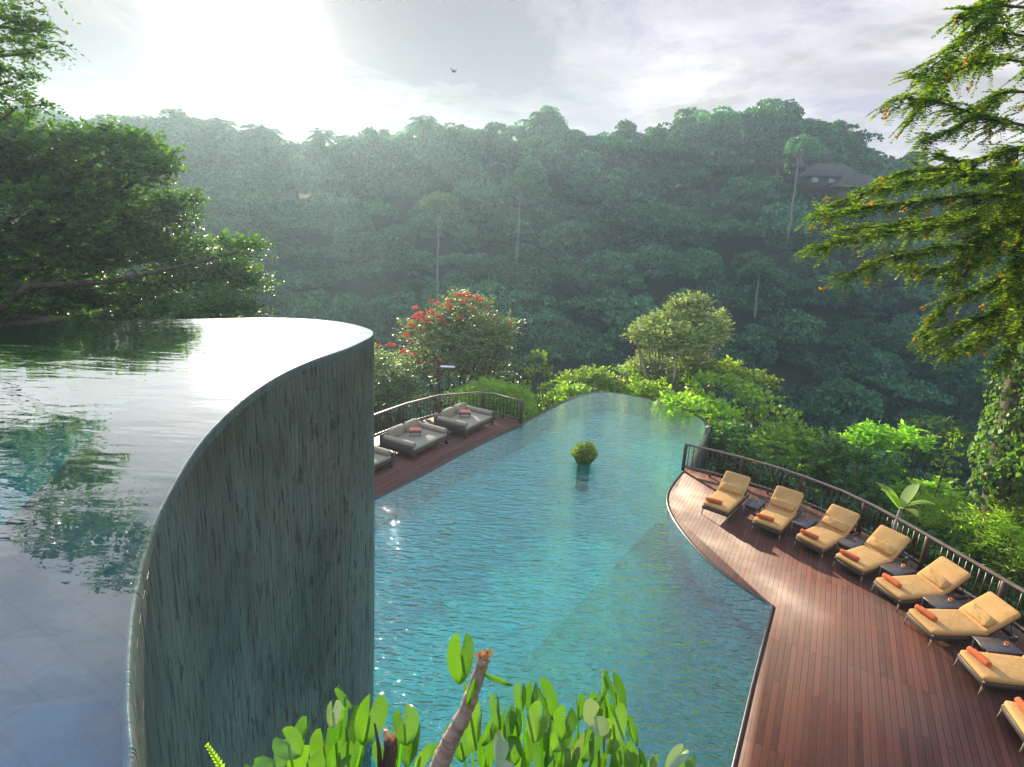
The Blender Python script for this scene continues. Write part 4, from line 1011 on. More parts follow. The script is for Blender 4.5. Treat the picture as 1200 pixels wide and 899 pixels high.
plant('bare_stem_tree', [(836, 385, 9, 10), (845, 372, 7, 6), (842, 398, 8, 6)], 37, LM['pale'], 'thin grey stemmed sapling at the right of the pale olive tree', 'tree', 26, .2, OVAL, 'twigs', .5, 7, .25, seed=48, jit=1, trunk=.10, trunkmat=PALEBARK)
G_S = 'broad leaved shrubs beyond the pool and lounger railing'
SH = [([(835, 450, 34, 24), (810, 468, 28, 20), (868, 462, 30, 22)], 31, 'bright', 'bright green shrub mass right of the pale tree above the pool edge', 'lobes', .26),
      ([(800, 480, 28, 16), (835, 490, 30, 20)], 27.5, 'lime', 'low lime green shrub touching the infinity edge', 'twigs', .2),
      ([(885, 468, 30, 22), (905, 488, 30, 22), (875, 500, 30, 22)], 30, 'bright', 'leafy green shrub behind the corner of the infinity edge', 'lobes', .26),
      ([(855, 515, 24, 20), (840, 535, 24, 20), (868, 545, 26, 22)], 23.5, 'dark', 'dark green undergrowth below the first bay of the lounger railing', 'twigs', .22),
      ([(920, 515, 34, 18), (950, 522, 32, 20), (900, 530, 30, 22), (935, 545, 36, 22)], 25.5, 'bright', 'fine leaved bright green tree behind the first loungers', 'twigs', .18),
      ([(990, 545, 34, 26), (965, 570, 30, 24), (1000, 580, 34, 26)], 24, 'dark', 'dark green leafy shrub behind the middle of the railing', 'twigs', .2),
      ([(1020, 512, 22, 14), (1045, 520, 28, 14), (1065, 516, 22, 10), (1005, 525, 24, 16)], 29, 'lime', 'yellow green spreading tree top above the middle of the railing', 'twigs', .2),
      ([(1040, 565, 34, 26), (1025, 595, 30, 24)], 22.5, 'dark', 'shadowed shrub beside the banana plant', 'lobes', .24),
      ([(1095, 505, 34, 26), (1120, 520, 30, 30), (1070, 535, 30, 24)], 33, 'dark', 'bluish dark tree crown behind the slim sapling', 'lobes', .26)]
for i, (lst, Yd, mt, lab, md, sz) in enumerate(SH):
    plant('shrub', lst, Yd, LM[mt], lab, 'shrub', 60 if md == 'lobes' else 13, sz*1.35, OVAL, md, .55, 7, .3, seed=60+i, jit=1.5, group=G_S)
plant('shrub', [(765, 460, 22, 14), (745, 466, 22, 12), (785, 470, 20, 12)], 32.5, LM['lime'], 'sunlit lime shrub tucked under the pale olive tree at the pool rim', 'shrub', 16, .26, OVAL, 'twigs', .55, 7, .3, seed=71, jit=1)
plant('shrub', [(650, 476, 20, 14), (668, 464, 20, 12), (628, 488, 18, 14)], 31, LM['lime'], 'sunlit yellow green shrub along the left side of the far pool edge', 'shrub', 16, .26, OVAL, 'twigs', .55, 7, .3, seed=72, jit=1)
plant('shrub', [(815, 452, 30, 20), (850, 440, 26, 16), (880, 448, 26, 16)], 33.5, LM['bright'], 'leafy yellow green bush right beside the pale olive tree trunk', 'shrub', 14, .28, OVAL, 'twigs', .55, 7, .3, seed=73, jit=1.5)
# slim spire sapling
def spire():
    global rng; rng = np.random.default_rng(90); b = at(1087, 615, 21); t = at(1093, 500, 21); H_ = t[2]-b[2]
    o = empty('spire_sapling', tuple(b), 0, 'slim spire shaped sapling rising above the undergrowth behind the railing', 'tree'); f = MB(); w = MB()
    w.tube([(0, 0, -1.5), (.03, 0, H_*.5), (.18, 0, H_)], [.05, .03, .008], 6)
    for k in range(46):
        z = H_*(.02+.97*k/46); r_ = .16+.75*(1-z/H_)**.8; a = k*2.4; d = np.array([math.cos(a), math.sin(a), .25]); n_ = 9; t_ = np.linspace(.1, 1, n_)
        P = np.array([.18*z/H_, 0, z])+d*r_*t_[:, None]; P[:, 2] -= .2*r_*t_**2
        w.tube([P[0], P[-1]], [.008, .004], 3, False)
        leaves(f, P+rng.normal(size=P.shape)*.03, unit(d+rng.normal(size=P.shape)*.6), unit(np.array([0, 0, 1.])+rng.normal(size=P.shape)*.4), .17, OVAL)
    f.build('foliage', LM['bright'], o); w.build('stem', BARK, o)
spire()
# banana plant
def banana():
    global rng; rng = np.random.default_rng(91); b = atz(1048, 622, -.9); o = empty('banana_plant', tuple(b), 0, 'banana plant with a few upright paddle leaves behind the railing', 'plant'); w = MB()
    w.tube([(0, 0, -2), (0, 0, 0), (.05, 0, .9)], [.11, .10, .05], 8); w.build('stem', PALEBARK, o, smooth=True)
    for k, (a, ln, el) in enumerate([(.3, 1.4, 1.25), (1.9, 1.3, .8), (3.3, 1.4, 1.0), (4.5, 1.3, .6), (5.6, 1.2, .9)]):
        t = np.linspace(0, 1, 12); hx = ln*math.cos(el)*t+.15*t**2; hz = .8+ln*math.sin(el)*t-.45*t**2.5
        C_ = np.stack([hx*math.cos(a), hx*math.sin(a), hz], 1); wd = .20*np.sin(np.clip(t*1.05+.02, 0, 1)*math.pi)**.6; s_ = np.array([-math.sin(a), math.cos(a), 0])
        V = np.concatenate([C_+s_*wd[:, None]+[0, 0, .03], C_, C_-s_*wd[:, None]+[0, 0, .03]]); n_ = 12
        F = [(r_*n_+i, r_*n_+i+1, (r_+1)*n_+i+1, (r_+1)*n_+i) for r_ in (0, 1) for i in range(n_-1)]
        MB().raw(V, F).build('leaf', LM['bright'] if k != 0 else LM['pale'], o, smooth=True)
banana()
# feathery undergrowth right of the railing
FE = [([(1090, 600, 28, 16), (1120, 612, 34, 20), (1100, 625, 34, 20)], 20, 'feathery lime green undergrowth behind the fourth and fifth loungers'),
      ([(1150, 620, 34, 22), (1180, 640, 34, 24), (1145, 640, 30, 20)], 17.5, 'feathery green undergrowth by the right end of the railing'),
      ([(1200, 600, 34, 26), (1225, 640, 40, 30), (1195, 665, 34, 18)], 17, 'fine leaved thicket at the right edge below the creepers'),
      ([(1070, 580, 24, 14), (1100, 583, 24, 12)], 23, 'low grassy clump left of the creeper covered trunk')]
for i, (lst, Yd, lab) in enumerate(FE):
    plant('feathery_shrub', lst, Yd, LM['lime' if i != 2 else 'bright'], lab, 'shrub', 22, .24, NARROW if i != 3 else OVAL, 'twigs', .6, 10, .25, seed=80+i, jit=1.5, group='feathery undergrowth right of the railing', spread=.9)
# creeper covered tree at right edge
def creeper():
    global rng; rng = np.random.default_rng(95); Yd = 18.5
    lst = [(1190, 462, 22, 40), (1185, 500, 32, 36), (1175, 535, 34, 34), (1200, 550, 44, 40), (1165, 572, 26, 22), (1215, 430, 30, 50), (1230, 500, 50, 60), (1198, 420, 16, 26)]
    lb = px_lobes(lst, Yd, 1.0); bx, by = lb[3][0][0], lb[3][0][1]; O = np.array([bx, by, tz(bx, by)])
    o = empty('creeper_covered_tree', tuple(O), 0, 'dark trunk wrapped in sunlit heart leaved creeper at the right edge', 'tree')
    f = MB(); w = MB()
    for c, r in lb:
        c = c-O; area = (r[0]*r[1]+r[0]*r[2]+r[1]*r[2])/3; n_ = int(420*area); P, d = shell(c, r, n_, .93)
        leaves(f, P, unit(np.array([0, 0, -1.])+rng.normal(size=P.shape)*.35+d*.3), unit(d+rng.normal(size=P.shape)*.28), .17*(.6+.7*rng.random(n_)), HEART)
        limb(w, (0, 0, 0), c, .5, .3, 9, .05)
    f.build('creeper', LM['creeper'], o); w.build('trunk', BARK, o, smooth=True)
    v = MB(); vf = MB()
    for k in range(9):
        a = np.array(at(1185+k*5, 395-k*6, Yd-.6))-O; b = a+np.array([rng.normal()*.3-.2, 0, -1.2-rng.random()*1.4]); P = limb(v, a, b, .008, .005, 4, .2, n=8)
        Q = np.repeat(P, 4, 0)+rng.normal(size=(32, 3))*.06; leaves(vf, Q, unit(np.array([0, 0, -1.])+rng.normal(size=Q.shape)*.4), rdir(32), .14, HEART)
    v.build('vine_stem', BARK, o); vf.build('vine_leaves', LM['creeper'], o)
creeper()
# near undergrowth as one carpet on the near bank
NB = plant('shrub', [(700, 480, 16, 12), (720, 486, 14, 10)], 36, LM['bright'], 'small mid green shrub showing between the pool tip and the pale tree', 'shrub', 60, .26, OVAL, seed=97, jit=1)
nbf = [c for c in NB.children if c.name.startswith('foliage')][0]
rng = np.random.default_rng(8); cr = MB(); rb = rnd_lobes((0, 0, .9), (1.5, 1.5, 1.3), 12, .5, .9); lobes_cloud(cr, rb, 110, .24, OVAL)
w_ = MB(); limb(w_, (0, 0, -.5), (0, 0, .9), .08, .04)
ug = empty('bank_shrub', (13.4, 20.5, tz(13.4, 20.5)), 0, 'rounded green shrub on the bank outside the lounger railing', 'shrub')
ugf = cr.build('foliage', LM['dark'], ug); w_.build('stem', BARK, ug)
pts = []; sc = []; kn = []; rng = np.random.default_rng(9)
for k in range(1500):
    x = rng.uniform(-45, 48); y = rng.uniform(6, 50)
    if -12 < x < 14 and y < 17: continue
    if -8.5 < x < 1 and y < 27 + 0: continue
    if 1 <= x < 10 and y < 31.5: continue
    if x >= 10 and y < 21-(x-10)*.5 and x < 15.5: continue
    if x < -8 and y < 14: continue
    s = .7+.7*rng.random(); pts.append((x, y, tz(x, y)-.2)); sc.append((s, s, s)); kn.append(0)
scatter('undergrowth', pts, sc, kn, [ugf], 'tangled green undergrowth covering the bank around the pool', 'undergrowth')

# ------------------------------------------------------------------ planted tuft in the pool
def tuft():
    global rng; rng = np.random.default_rng(31); p = atz(684, 543, 0); o = empty('pool_planter', (p[0], p[1], -1.05), 0, 'round yellow green tuft of leaves on a dark pot standing in the lower pool', 'planter')
    MB().lathe([(.24, 0), (.24, .8), (.24, .98), (.21, 1.05), (.22, 1.10), (.18, 1.11), (.16, 1.06)], 20).build('pot', TEALD, o, smooth=True)
    f = MB(); n_ = 1500; d = rdir(n_); d[:, 2] = np.abs(d[:, 2])*.95+.02; d = unit(d); c = np.array([0, 0, 1.36]); P = c+d*np.array([.44, .44, .48])*(.5+.5*rng.random(n_)[:, None]**.5)
    P = c+(P-c)*(1+.22*np.sin(P[:, :1]*9)*np.sin(P[:, 1:2]*11+1)); leaves(f, P, unit(d+rng.normal(size=P.shape)*.4), rdir(n_), .13+.12*rng.random(n_), NARROW); n_ = 900
    a_ = rng.random(n_)*6.28; h_ = rng.random(n_); P = np.stack([np.cos(a_)*(.22+.26*h_), np.sin(a_)*(.22+.26*h_), 1.06+.42*h_], 1); leaves(f, P, unit(np.stack([np.cos(a_), np.sin(a_), a_*0+.9], 1)+rng.normal(size=P.shape)*.3), rdir(n_), .15, OVAL)
    f.build('foliage', LM['tuft'], o)
tuft()

# ------------------------------------------------------------------ big tree at left
def left_tree():
    global rng; rng = np.random.default_rng(51)
    A = [(60, 205, 60, 42), (20, 175, 55, 45), (120, 185, 50, 34), (165, 205, 42, 28), (30, 240, 75, 45), (110, 245, 70, 45), (180, 262, 45, 30), (208, 240, 26, 12), (60, 300, 80, 40), (150, 300, 60, 30), (215, 295, 34, 18), (240, 322, 44, 20), (280, 296, 28, 14), (278, 335, 30, 22), (205, 345, 50, 20), (120, 345, 60, 20), (30, 345, 70, 25), (-60, 200, 90, 80), (-70, 320, 90, 70), (150, 170, 26, 14), (190, 190, 18, 9), (40, 372, 60, 12), (130, 374, 60, 11), (215, 372, 50, 12), (275, 365, 34, 14)]
    Yd = 21; lb = px_lobes(A, Yd, 3.5); O = np.array([-24., 17.5, tz(-24, 17.5)])
    o = empty('shade_tree', tuple(O), 0, 'large dark spreading tree on the left beyond the raised pool', 'tree'); f = MB(); w = MB()
    loc = []
    for c, r in lb:
        loc.append((c-O, tuple(np.array(r)*.8)))
        for k in range(5):
            d = rdir(1)[0]; d[2] = d[2]*.7+.1; loc.append((c-O+d*np.array(r)*.85, tuple(np.array(r)*(.24+.22*rng.random()))))
    twigs_cloud(f, loc, 55, .6, 9, .17, OVAL, .25, w)
    top = np.array([0, 0, 9.]); w.tube([(0, 0, -1), (.2, 0, 4), (.0, .1, 7), top], [.75, .55, .5, .4], 12)
    for c, r in [(c-O, r) for c, r in lb]: limb(w, top*np.array([1, 1, .8])+rng.normal(size=3)*.3, c, .22, .04, 7, .18, .2, 8)
    f.build('crown', LM['dark'], o); w.build('trunk', BARK, o, smooth=True)
    # second, taller tree: branches hang in at the top left corner
    rng = np.random.default_rng(52)
    B = [(20, 20, 34, 20), (48, 38, 24, 10), (5, 60, 40, 20), (40, 62, 18, 8), (15, 95, 34, 14), (-30, 30, 60, 50), (-40, 100, 60, 40), (10, -30, 50, 24), (50, -60, 34, 16), (-10, -90, 60, 30), (70, -110, 24, 12), (30, -140, 50, 22), (-50, -60, 60, 50), (20, 125, 34, 14), (90, -180, 34, 14)]
    Yd = 13.5; lb = px_lobes(B, Yd, 2.5); O = np.array([-21., 11., tz(-21, 11)])
    o = empty('overhanging_tree', tuple(O), 0, 'tall tree at the left edge whose leafy branches hang into the top left corner', 'tree'); f = MB(); w = MB(); loc = []
    for c, r in lb:
        loc.append((c-O, tuple(np.array(r)*.7)))
        for k in range(4):
            d = rdir(1)[0]; loc.append((c-O+d*np.array(r)*.8, tuple(np.array(r)*(.22+.2*rng.random()))))
    twigs_cloud(f, loc, 60, .45, 10, .10, OVAL, .6, w)
    top = np.array([0, 0, 15.]); w.tube([(0, 0, -1), (.3, 0, 5), (-.1, 0, 10), top], [.6, .45, .36, .28], 12)
    for c, r in [(c-O, r) for c, r in lb]: limb(w, (0, 0, 7+rng.random()*7), c, .13, .02, 6, .15, .1, 8)
    f.build('crown', LM['dark'], o); w.build('trunk', BARK, o, smooth=True)
    G = 'sunny shrubs seen under the left tree'
    plant('bank_tree', [(20, 365, 50, 22), (80, 372, 40, 16), (-40, 360, 60, 30)], 26, LM['tulip'], 'yellow green shrub under the far left end of the shade tree', 'shrub', 60, .22, OVAL, seed=53, group=G)
    plant('bank_tree', [(140, 368, 40, 18), (200, 374, 44, 16), (255, 374, 40, 14)], 28, LM['tulip'], 'light green shrub peeping over the raised pool rim', 'shrub', 60, .22, OVAL, seed=54, group=G)
left_tree()

# ------------------------------------------------------------------ feathery tree at right
def right_tree():
    global rng; rng = np.random.default_rng(61)
    Yd = 10.5
    Br = [[(1215, 150), (1160, 140), (1095, 118), (1050, 116)], [(1215, 75), (1150, 68), (1100, 92), (1070, 138)], [(1215, 10), (1165, 18), (1128, 50), (1080, 88)], [(1220, 110), (1160, 120), (1120, 150), (1085, 160)],
          [(1215, 45), (1170, 45), (1130, 80), (1095, 92)], [(1220, -10), (1180, -15), (1150, 8), (1130, 12)],
          [(1220, 215), (1120, 205), (1030, 222), (968, 242)], [(1220, 235), (1120, 232), (1040, 240), (960, 252)], [(1220, 255), (1110, 262), (1020, 276), (958, 288)], [(1220, 265), (1130, 285), (1050, 300), (992, 322)],
          [(1220, 240), (1130, 250), (1060, 262), (985, 270)], [(1220, 225), (1140, 200), (1070, 200), (1030, 212)], [(1220, 275), (1150, 300), (1100, 315), (1062, 310)], [(1220, 320), (1160, 335), (1115, 352), (1085, 388)], [(1220, 360), (1165, 368), (1120, 385), (1090, 402)],
          [(1220, 385), (1180, 380), (1140, 405), (1110, 410)], [(1220, 180), (1170, 180), (1130, 190), (1090, 178)], [(1220, 300), (1190, 330), (1160, 370), (1140, 398)], [(1220, 200), (1180, 240), (1150, 290), (1125, 330)], [(1220, 170), (1190, 210), (1170, 260), (1160, 300)], [(1220, 330), (1200, 370), (1190, 400), (1180, 425)], [(1230, 225), (1200, 260), (1190, 310), (1185, 350)]]
    O = np.array([12.5, 9.5, -3.2]); base = O
    o = empty('feathery_tree', tuple(O), 0, 'near tree at the right edge with long feathery leaf sprays and orange shoots', 'tree')
    f = MB(); tp = MB(); w = MB(); trunk_top = np.array([.2, .3, 9.0])
    w.tube([(0, 0, -1), (.2, .1, 3), (-.1, .2, 7), trunk_top, (.3, .2, 13), (.2, .2, 16)], [.45, .36, .30, .26, .18, .1], 12)
    tp_n = 0
    for bi, b in enumerate(Br):
        dy = rng.uniform(-1.2, 1.2)
        K = np.array([at(x, y, Yd+dy) for x, y in b])-O
        st = np.array([.1, .2, min(15.5, K[0][2]-.8)])
        P = spline([tuple(st)]+[tuple(k) for k in K], .16); n_ = len(P); w.tube(P[::2], np.linspace(.05, .010, len(P[::2])), 6)
        tg = unit(np.gradient(P, axis=0)); i0 = int(n_*.25)
        for i in range(i0, n_):
            for rep in range(6):
                fr = (i-i0)/(n_-i0); ln = rng.uniform(.28, .62)*(1.0-.35*fr)
                d = unit(tg[i]*.9+rng.normal(size=3)*np.array([.75, .9, .5])+np.array([-.15, 0, -.22])); m_ = int(ln/.032); t = (np.arange(m_)+1)/m_
                Q = P[i]+rng.normal(size=3)*.03+d*ln*t[:, None]; Q[:, 2] -= .22*ln*t**2
                w.tube([Q[0], Q[m_//2], Q[-1]], [.005, .004, .002], 3, False)
                dq = unit(np.gradient(Q, axis=0)); sd_ = unit(np.cross(dq, np.array([0, 0, 1.])))
                lsz = .082*(1-.35*t)+.014
                for sg in (-1, 1):
                    ax = unit(sd_*sg+dq*.45+rng.normal(size=Q.shape)*.15+np.array([0, 0, .12])); leaves(f, Q+ax*lsz[:, None]*.5, ax, unit(np.array([0, 0, 1.])+rng.normal(size=Q.shape)*.3), lsz, OVAL)
                if rng.random() < (.055 if fr > .35 else .02):
                    q = Q[-1]; m2 = 12; PP = q+rng.normal(size=(m2, 3))*.022; leaves(tp, PP, unit(d+rng.normal(size=PP.shape)*.7), rdir(m2), .055, OVAL)
    f.build('foliage', LM['right'], o); tp.build('orange_shoots', LM['tip'], o); w.build('branches', BARK, o, smooth=True)
right_tree()

# ------------------------------------------------------------------ foreground planter and plants
pl = MB(); pl.box((.42, .62, 2.5), (2.3, 2.2, 7.0)); PW = pl.build('planter_wall', BLACKSTONE, label='dark stone planter just below the bottom edge holding the arum plants', cat='planter')
MB().box((.42, .62, 6.03), (2.1, 2.0, .05)).build('soil', SOIL, PW)
# arum leaf: two rounded lobes at the petiole end, pointed tip; y from lobes (0) to tip (1)
def arum_leaf_mesh(name, mat, curl=.12, lobes=True, seed=0):
    r_ = random.Random(seed); nv = 14; nu = 9; V = []; UVs = []
    for j in range(nv):
        t = j/(nv-1)
        w = (.50*math.sin(min(1, (t*.86+.16))*math.pi)**.75) if not lobes else .52*(math.sin(min(1., t*.80+.20)*math.pi)**.6)*(1 if t > .12 else .75+2*t)
        for i in range(nu):
            s = (i/(nu-1))*2-1
            y = t; 
            if lobes:   # notch between lobes at the base
                nt_ = max(0, 1-abs(s)*2.4); y = max(t, 0) + (.40*nt_**.9)*(1-t)**2.2
            x = s*w*.62; z = abs(s)*.16+curl*(s*s)*.5-curl*2.6*(t-.4)**2+.03*math.sin(t*9+s*3+seed)*abs(s)
            V.append((x, y, z)); UVs.append((.5+s*.5, t))
    F = [(j*nu+i, j*nu+i+1, (j+1)*nu+i+1, (j+1)*nu+i) for j in range(nv-1) for i in range(nu-1)]
    return np.array(V), F, UVs
# (plant index, photo x of centre, y, width px, height px, tilt deg, kind)
FG = [
 (0, 540, 771, 31, 68, 0, 'a'),
 (1, 432, 838, 34, 62, 4, 'a'), (1, 404, 852, 34, 62, -12, 'a'), (1, 405, 812, 16, 36, -24, 'a'), (1, 390, 832, 20, 30, 15, 'p'), (1, 379, 874, 30, 46, -8, 'a'), (1, 418, 888, 30, 44, 10, 'a'), (1, 396, 880, 24, 40, 18, 'a'),
 (2, 474, 846, 26, 44, -14, 'a'), (2, 483, 866, 26, 52, 12, 'a'), (2, 464, 872, 22, 40, -18, 'a'), (2, 491, 884, 16, 36, 6, 'a'), (2, 450, 880, 22, 36, 4, 'a'),
 (3, 340, 868, 30, 36, -30, 'a'), (3, 355, 858, 22, 36, 36, 'a'), (3, 322, 888, 46, 34, -50, 'a'), (3, 358, 892, 36, 40, 20, 'a'), (3, 375, 900, 30, 36, -14, 'a'), (3, 300, 902, 30, 30, -60, 'a'),
 (4, 611, 812, 14, 36, -16, 'a'), (4, 623, 812, 16, 38, -6, 'a'), (4, 640, 816, 22, 56, 0, 'a'), (4, 632, 842, 24, 40, 14, 'a'), (4, 604, 842, 16, 40, -6, 'a'), (4, 641, 862, 26, 46, -10, 'a'),
 (5, 583, 828, 14, 44, -14, 'a'), (5, 590, 848, 18, 50, 8, 'a'), (5, 574, 850, 16, 44, 20, 'a'), (5, 560, 846, 20, 56, -4, 'a'), (5, 568, 876, 24, 40, 12, 'a'), (5, 598, 876, 24, 36, -16, 'a'),
 (6, 662, 842, 24, 34, 18, 'a'), (6, 678, 824, 18, 30, 10, 'a'), (6, 694, 822, 18, 22, 52, 'a'), (6, 656, 862, 22, 34, 34, 'a'), (6, 672, 872, 22, 40, 0, 'a'), (6, 636, 884, 24, 40, 30, 'a'),
 (7, 706, 800, 11, 34, -4, 'a'), (7, 722, 810, 20, 50, 4, 'a'), (7, 712, 826, 22, 44, -10, 'a'), (7, 718, 848, 30, 56, 10, 'a'), (7, 740, 852, 12, 36, -12, 'a'), (7, 700, 846, 22, 40, 20, 'a'), (7, 690, 866, 26, 44, 6, 'a'),
 (8, 696, 836, 40, 28, 60, 'p'), (8, 690, 868, 20, 56, 24, 'p'), (8, 708, 846, 30, 26, 100, 'p'),
 (9, 736, 884, 18, 36, 6, 'a'), (9, 750, 886, 16, 30, -12, 'a'), (9, 720, 886, 20, 40, 4, 'a'), (9, 762, 892, 14, 24, 14, 'a'), (9, 704, 890, 22, 36, -14, 'a'),
 (10, 792, 884, 18, 36, 38, 'p'), (10, 803, 890, 20, 24, 60, 'a'), (10, 780, 896, 18, 24, 20, 'a'),
 (11, 590, 886, 62, 22, 72, 'p'), (11, 540, 868, 22, 40, -16, 'a'), (11, 524, 862, 18, 36, -10, 'a'), (11, 515, 886, 18, 34, 14, 'a'), (11, 612, 880, 20, 40, 8, 'a'), (11, 650, 888, 22, 40, -6, 'a'), (11, 668, 892, 20, 34, 10, 'a'),
]
PLAB = ['arum plant holding a single two lobed leaf highest above the others', 'cluster of upright lime leaves against the dark wall, left of the cut stubs', 'narrow leaved clump just right of the wall edge', 'leftmost clump of broad lime leaves beside the fern', 'three upright oval leaves right of the cut branch', 'tangle of young leaves directly behind the cut branch', 'leaf clump at the centre right with a curled round leaf', 'tallest leaf stand at the right of the foreground', 'plant with drooping whitish leaves showing their undersides', 'short leaf clump near the bottom below the tall stand', 'rightmost small clump with a pale pointed leaf', 'plant with one long whitish blade lying sideways at the bottom']
roots = {}
Vc = _r, _u, _d
for pi in range(12):
    sel = [q for q in FG if q[0] == pi]; xm = np.mean([q[1] for q in sel]); bp = at(xm, 915, 1.62); bx = float(np.clip(bp[0], -.6, 1.45)); 
    yb = 1.35 + .05*(pi % 3); O = np.array([bx, yb, 6.055])
    o = empty('arum_plant', tuple(O), 0, PLAB[pi], 'plant', 'arum plants in the foreground planter')
    stem = MB(); fm = {'a': (MB(), []), 'p': (MB(), [])}
    for qi, (_, x, y, wpx, hpx, tilt, kd) in enumerate(sel):
        Yl = 1.50+.28*((qi*37 % 10)/10)+(.05 if y < 840 else -.03)
        c = at(x, y+(5 if pi else 0), Yl); m_ = mpp(c)
        V, F, UVs = arum_leaf_mesh('leaf', None, .14+.1*random.random(), lobes=(wpx > 12), seed=qi+pi*10)
        tilt += ((qi*53+pi*31) % 45)-22 if pi else 0
        up = math.cos(R(tilt))*_u+math.sin(R(tilt))*_r; tipd = unit(-up+np.array([0, -.25, 0])+rng.normal(size=3)*.10)      # tip points down, lobes up
        nz = unit(-_d*.8+np.array([.75*math.sin(qi*2.1+pi), 0, .35+.4*math.cos(qi*1.3)])); xx = unit(np.cross(tipd, nz)); zz_ = np.cross(xx, tipd)
        hh = hpx*m_*1.0*(.85+.3*random.random()); ww = wpx*m_*1.7*(.8+.35*random.random())
        B = np.stack([xx*ww, tipd*hh, zz_*hh*.6], 0)
        Q = (V-np.array([0, .5, 0])) @ B + c - O
        fb, fu = fm[kd]; fb.raw(Q, F); fu += UVs
        a0 = Q[len(V)//14*2+4]    # sinus point near the lobes
        g0 = np.array([rng.normal()*.05, rng.normal()*.05, -.02]); mid = (a0+g0)/2+np.array([rng.normal()*.03, .04, .06])
        stem.tube(spline([tuple(g0), tuple(mid), tuple(a0)], .05), .0045, 5)
    stem.build('stem', LM['lime'], o, smooth=True)
    for kd, mt in (('a', ARUM), ('p', PALELEAF)):
        fb, fu = fm[kd]
        if not fu: continue
        ob = fb.build('leaves', mt, o, smooth=True); me = ob.data; ul = me.uv_layers.new(name='UVMap'); lv = np.zeros(len(me.loops), np.int32); me.loops.foreach_get('vertex_index', lv)
        ul.data.foreach_set('uv', np.array(fu, np.float32)[lv].ravel())
# low filler leaves under them
rng = np.random.default_rng(77)
fo = empty('ground_cover_plant', (.25, 1.45, 6.055), 0, 'low mixed greenery filling the base of the foreground planter', 'plant'); f = MB(); w = MB()
n_ = 420; P = np.stack([rng.uniform(-.85, .95, n_), rng.uniform(-.25, .22, n_), .05+.42*rng.random(n_)**1.3], 1)
leaves(f, P, unit(rng.normal(size=P.shape)+[0, 0, .5]), unit(rng.normal(size=P.shape)*.6+[0, -.3, 1.]), .06+.05*rng.random(n_), OVAL)
for k in range(60): w.tube([(P[k][0], P[k][1], 0), tuple(P[k])], .003, 4)
f.build('foliage', LM['lime'], fo); w.build('stem', BARK, fo)
# fern tip
def fern():
    global rng; O = np.array([-.62, 1.2, 6.055]); tip = at(243, 874, 1.42)-O; a = at(262, 905, 1.38)-O; o = empty('fern', tuple(O), 0, 'yellow green fern frond tip at the lower left of the foreground', 'fern')
    P = spline([(0, 0, 0), tuple(a*.8+np.array([0, .03, .02])), tuple(a), tuple(tip)], .012); w = MB(); w.tube(P[::3], .003, 5); w.build('stem', LM['lime'], o)
    i0 = len(P)//2; Q = P[i0:]; t = np.linspace(1, .15, len(Q)); tg = unit(np.gradient(Q, axis=0)); s_ = unit(np.cross(tg, -_d)); f = MB()
    for sg in (-1, 1):
        ax = unit(s_*sg+tg*.5); leaves(f, Q+ax*(t*.022)[:, None], ax, np.broadcast_to(-_d, Q.shape)+rng.normal(size=Q.shape)*.2, t*.045+.008, OVAL)
    f.build('fronds', LM['lime'], o)
fern()
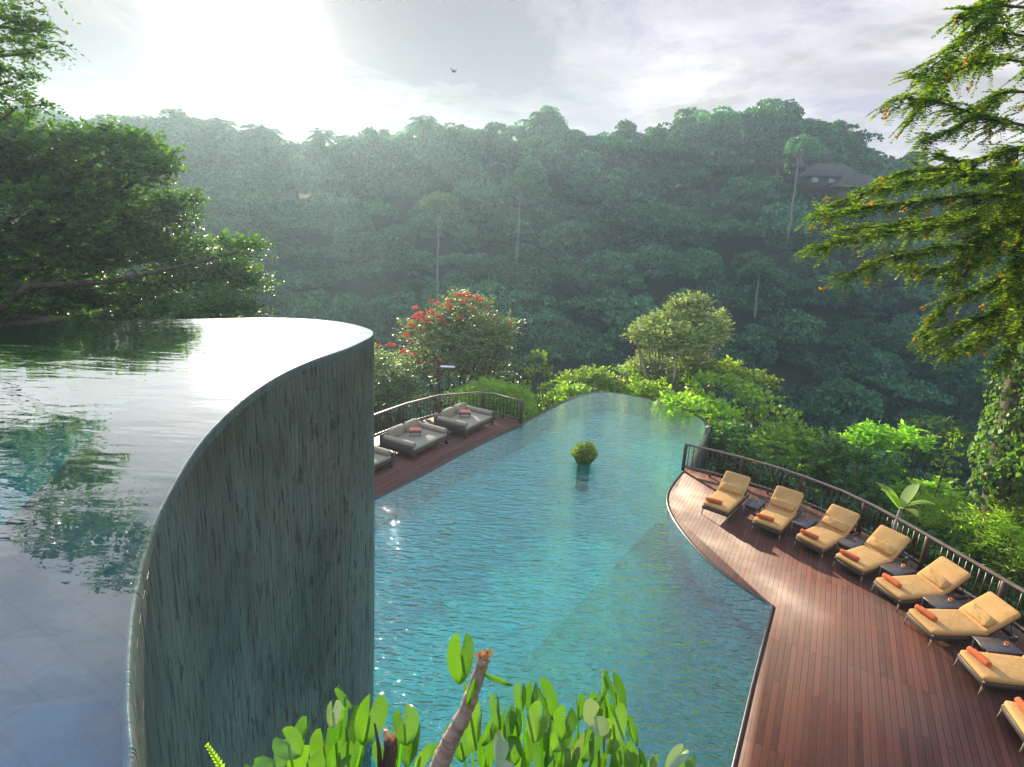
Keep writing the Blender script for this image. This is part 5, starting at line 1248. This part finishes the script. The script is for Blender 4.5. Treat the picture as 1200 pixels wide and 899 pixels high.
# cut frangipani branches
def cut_branch():
    global rng; rng = np.random.default_rng(33)
    Yb = 1.30; pts_ = [(470, 1010), (512, 905), (528, 868), (545, 835), (556, 806), (563, 784), (566, 772)]; K = [at(x, y, Yb+.0) for x, y in pts_]; O = np.array([K[0][0], K[0][1], 6.055])
    o = empty('cut_branch', tuple(O), 0, 'thick pruned grey branch with budding tip leaning up from the bottom', 'branch')
    P = spline([tuple(k-O) for k in K], .008); n_ = len(P); rad = np.interp(np.linspace(0, 1, n_), [0, .4, .75, .93, 1], [.030, .027, .020, .016, .013])
    rad = rad+.0022*np.abs(np.sin(np.arange(n_)*.33))**6+.0012*rng.normal(size=n_); w = MB(); w.tube(P, rad, 14)
    for k in range(12):
        i = int(n_*(.35+.6*rng.random())); d = rdir(1)[0]; w.sq(P[i]+d*rad[i]*.85, (.012, .012, .010), (1, 1), 8, 6)
    w.build('branch', plain('frangipani_bark', (.20, .14, .10), (.42, .33, .26), 25, .8, .2, .8, .006), o, smooth=True)
    b = MB(); tip = P[-1]; m2 = 16
    PP = tip+rng.normal(size=(m2, 3))*.008; leaves(b, PP, unit(rng.normal(size=PP.shape)+[0, 0, .9]), rdir(m2), .035, OVAL); b.build('buds', LM['bud'], o)
    lf = MB(); c = at(585, 796, Yb)-O; V, F, U_ = arum_leaf_mesh('l', None, .15, False, 3); axl = unit(at(604, 804, Yb)-at(566, 788, Yb)); xx = unit(np.cross(axl, -_d)); zz_ = np.cross(xx, axl)
    lf.raw((V-np.array([0, .5, 0])) @ np.stack([xx*.028, axl*.085, zz_*.04], 0)+c, F)
    c2 = at(552, 812, Yb-.03)-O; axl = unit(at(548, 826, Yb)-at(560, 786, Yb)); xx = unit(np.cross(axl, -_d)); zz_ = np.cross(xx, axl)
    lf.raw((V-np.array([0, .5, 0])) @ np.stack([xx*.03, axl*.09, zz_*.04], 0)+c2, F)
    lo = lf.build('leaf', ARUM, o, smooth=True); ul = lo.data.uv_layers.new(name='UVMap'); lv = np.zeros(len(lo.data.loops), np.int32); lo.data.loops.foreach_get('vertex_index', lv)
    ul.data.foreach_set('uv', np.array(U_+U_, np.float32)[lv].ravel())
    K = [at(x, y, 1.36) for x, y in [(452, 980), (455, 905), (458, 878), (457, 866)]]; O = np.array([K[0][0], K[0][1], 6.055])
    o = empty('cut_stub', tuple(O), 0, 'short brown pruned stub with a thin spike, left of the long branch', 'branch'); w = MB()
    P = spline([tuple(k-O) for k in K], .01); w.tube(P, np.linspace(.024, .019, len(P)), 10)
    a = at(446, 905, 1.34)-O; b_ = at(439, 848, 1.34)-O; w.tube([a, (a+b_)/2+[.004, 0, 0], b_], [.009, .006, .003], 7); w.build('branch', BARK, o, smooth=True)
    b = MB(); PP = P[-1]+rng.normal(size=(14, 3))*.014; leaves(b, PP, unit(rng.normal(size=PP.shape)+[0, 0, .6]), rdir(14), .02, OVAL); b.build('buds', LM['bud'], o)
cut_branch()

# ------------------------------------------------------------------ small things
b = at(532, 84, 70); m = MB(); m.sq((0, 0, 0), (.62, .2, .2), (1, 1), 12, 8)
m.raw([(-.08, 0, .03), (.14, 0, .03), (.10, .55, .22), (-.05, .62, .24), (-.08, 0, .06), (.14, 0, .06)], [(0, 1, 2, 3), (4, 3, 2, 5)]); m.raw([(-.08, 0, .03), (.14, 0, .03), (.10, -.55, .30), (-.05, -.62, .33), (-.08, 0, .06), (.14, 0, .06)], [(0, 3, 2, 1), (4, 5, 2, 3)])
m.raw([(-.28, -.05, 0), (-.28, .05, 0), (-.5, .09, .02), (-.5, -.09, .02)], [(0, 1, 2, 3)])
bd = m.build('bird', BIRDM, label='small dark bird flying in the sky above the ridge', cat='bird'); bd.location = tuple(b); bd.rotation_euler = (.2, .1, -.5)
lp = at(512, 452, 29.5); la = empty('garden_lamp', (lp[0], lp[1], tz(lp[0], lp[1])), 0, 'garden lamp with flat white head in front of the flowering tree', 'lamp')
hz = at(524, 430, 29.5)[2]-tz(lp[0], lp[1]); m = MB(); m.tube([(0, 0, -.3), (0, 0, hz-.1), (.15, 0, hz)], [.05, .04, .03], 8); m.build('pole', DWOOD, la, smooth=True)
MB().sq((.55, 0, hz+.01), (.8, .26, .10), (.5, .6), 20, 9).build('lamp_head', CERAM, la, smooth=True)

# ------------------------------------------------------------------ air
def haze():
    m = bpy.data.materials.new('haze'); m.use_nodes = True; t = m.node_tree; t.nodes.clear(); o = t.nodes.new('ShaderNodeOutputMaterial')
    v = t.nodes.new('ShaderNodeVolumePrincipled'); v.inputs['Color'].default_value = (.60, .82, 1, 1); v.inputs['Density'].default_value = HAZE_D; v.inputs['Anisotropy'].default_value = HAZE_G
    t.links.new(v.outputs[0], o.inputs['Volume'])
    x0, x1, y0, y1, z0, z1 = -430, 430, -410, 430, -52, 47
    b = MB(); b.box(((x0+x1)/2, (y0+y1)/2, (z0+z1)/2), (x1-x0, y1-y0, z1-z0)); b.build('haze', m, kind='stuff', label='thin morning mist filling the ravine', cat='haze')
haze()

#print('FACES', sum(len(m.polygons) for m in bpy.data.meshes))
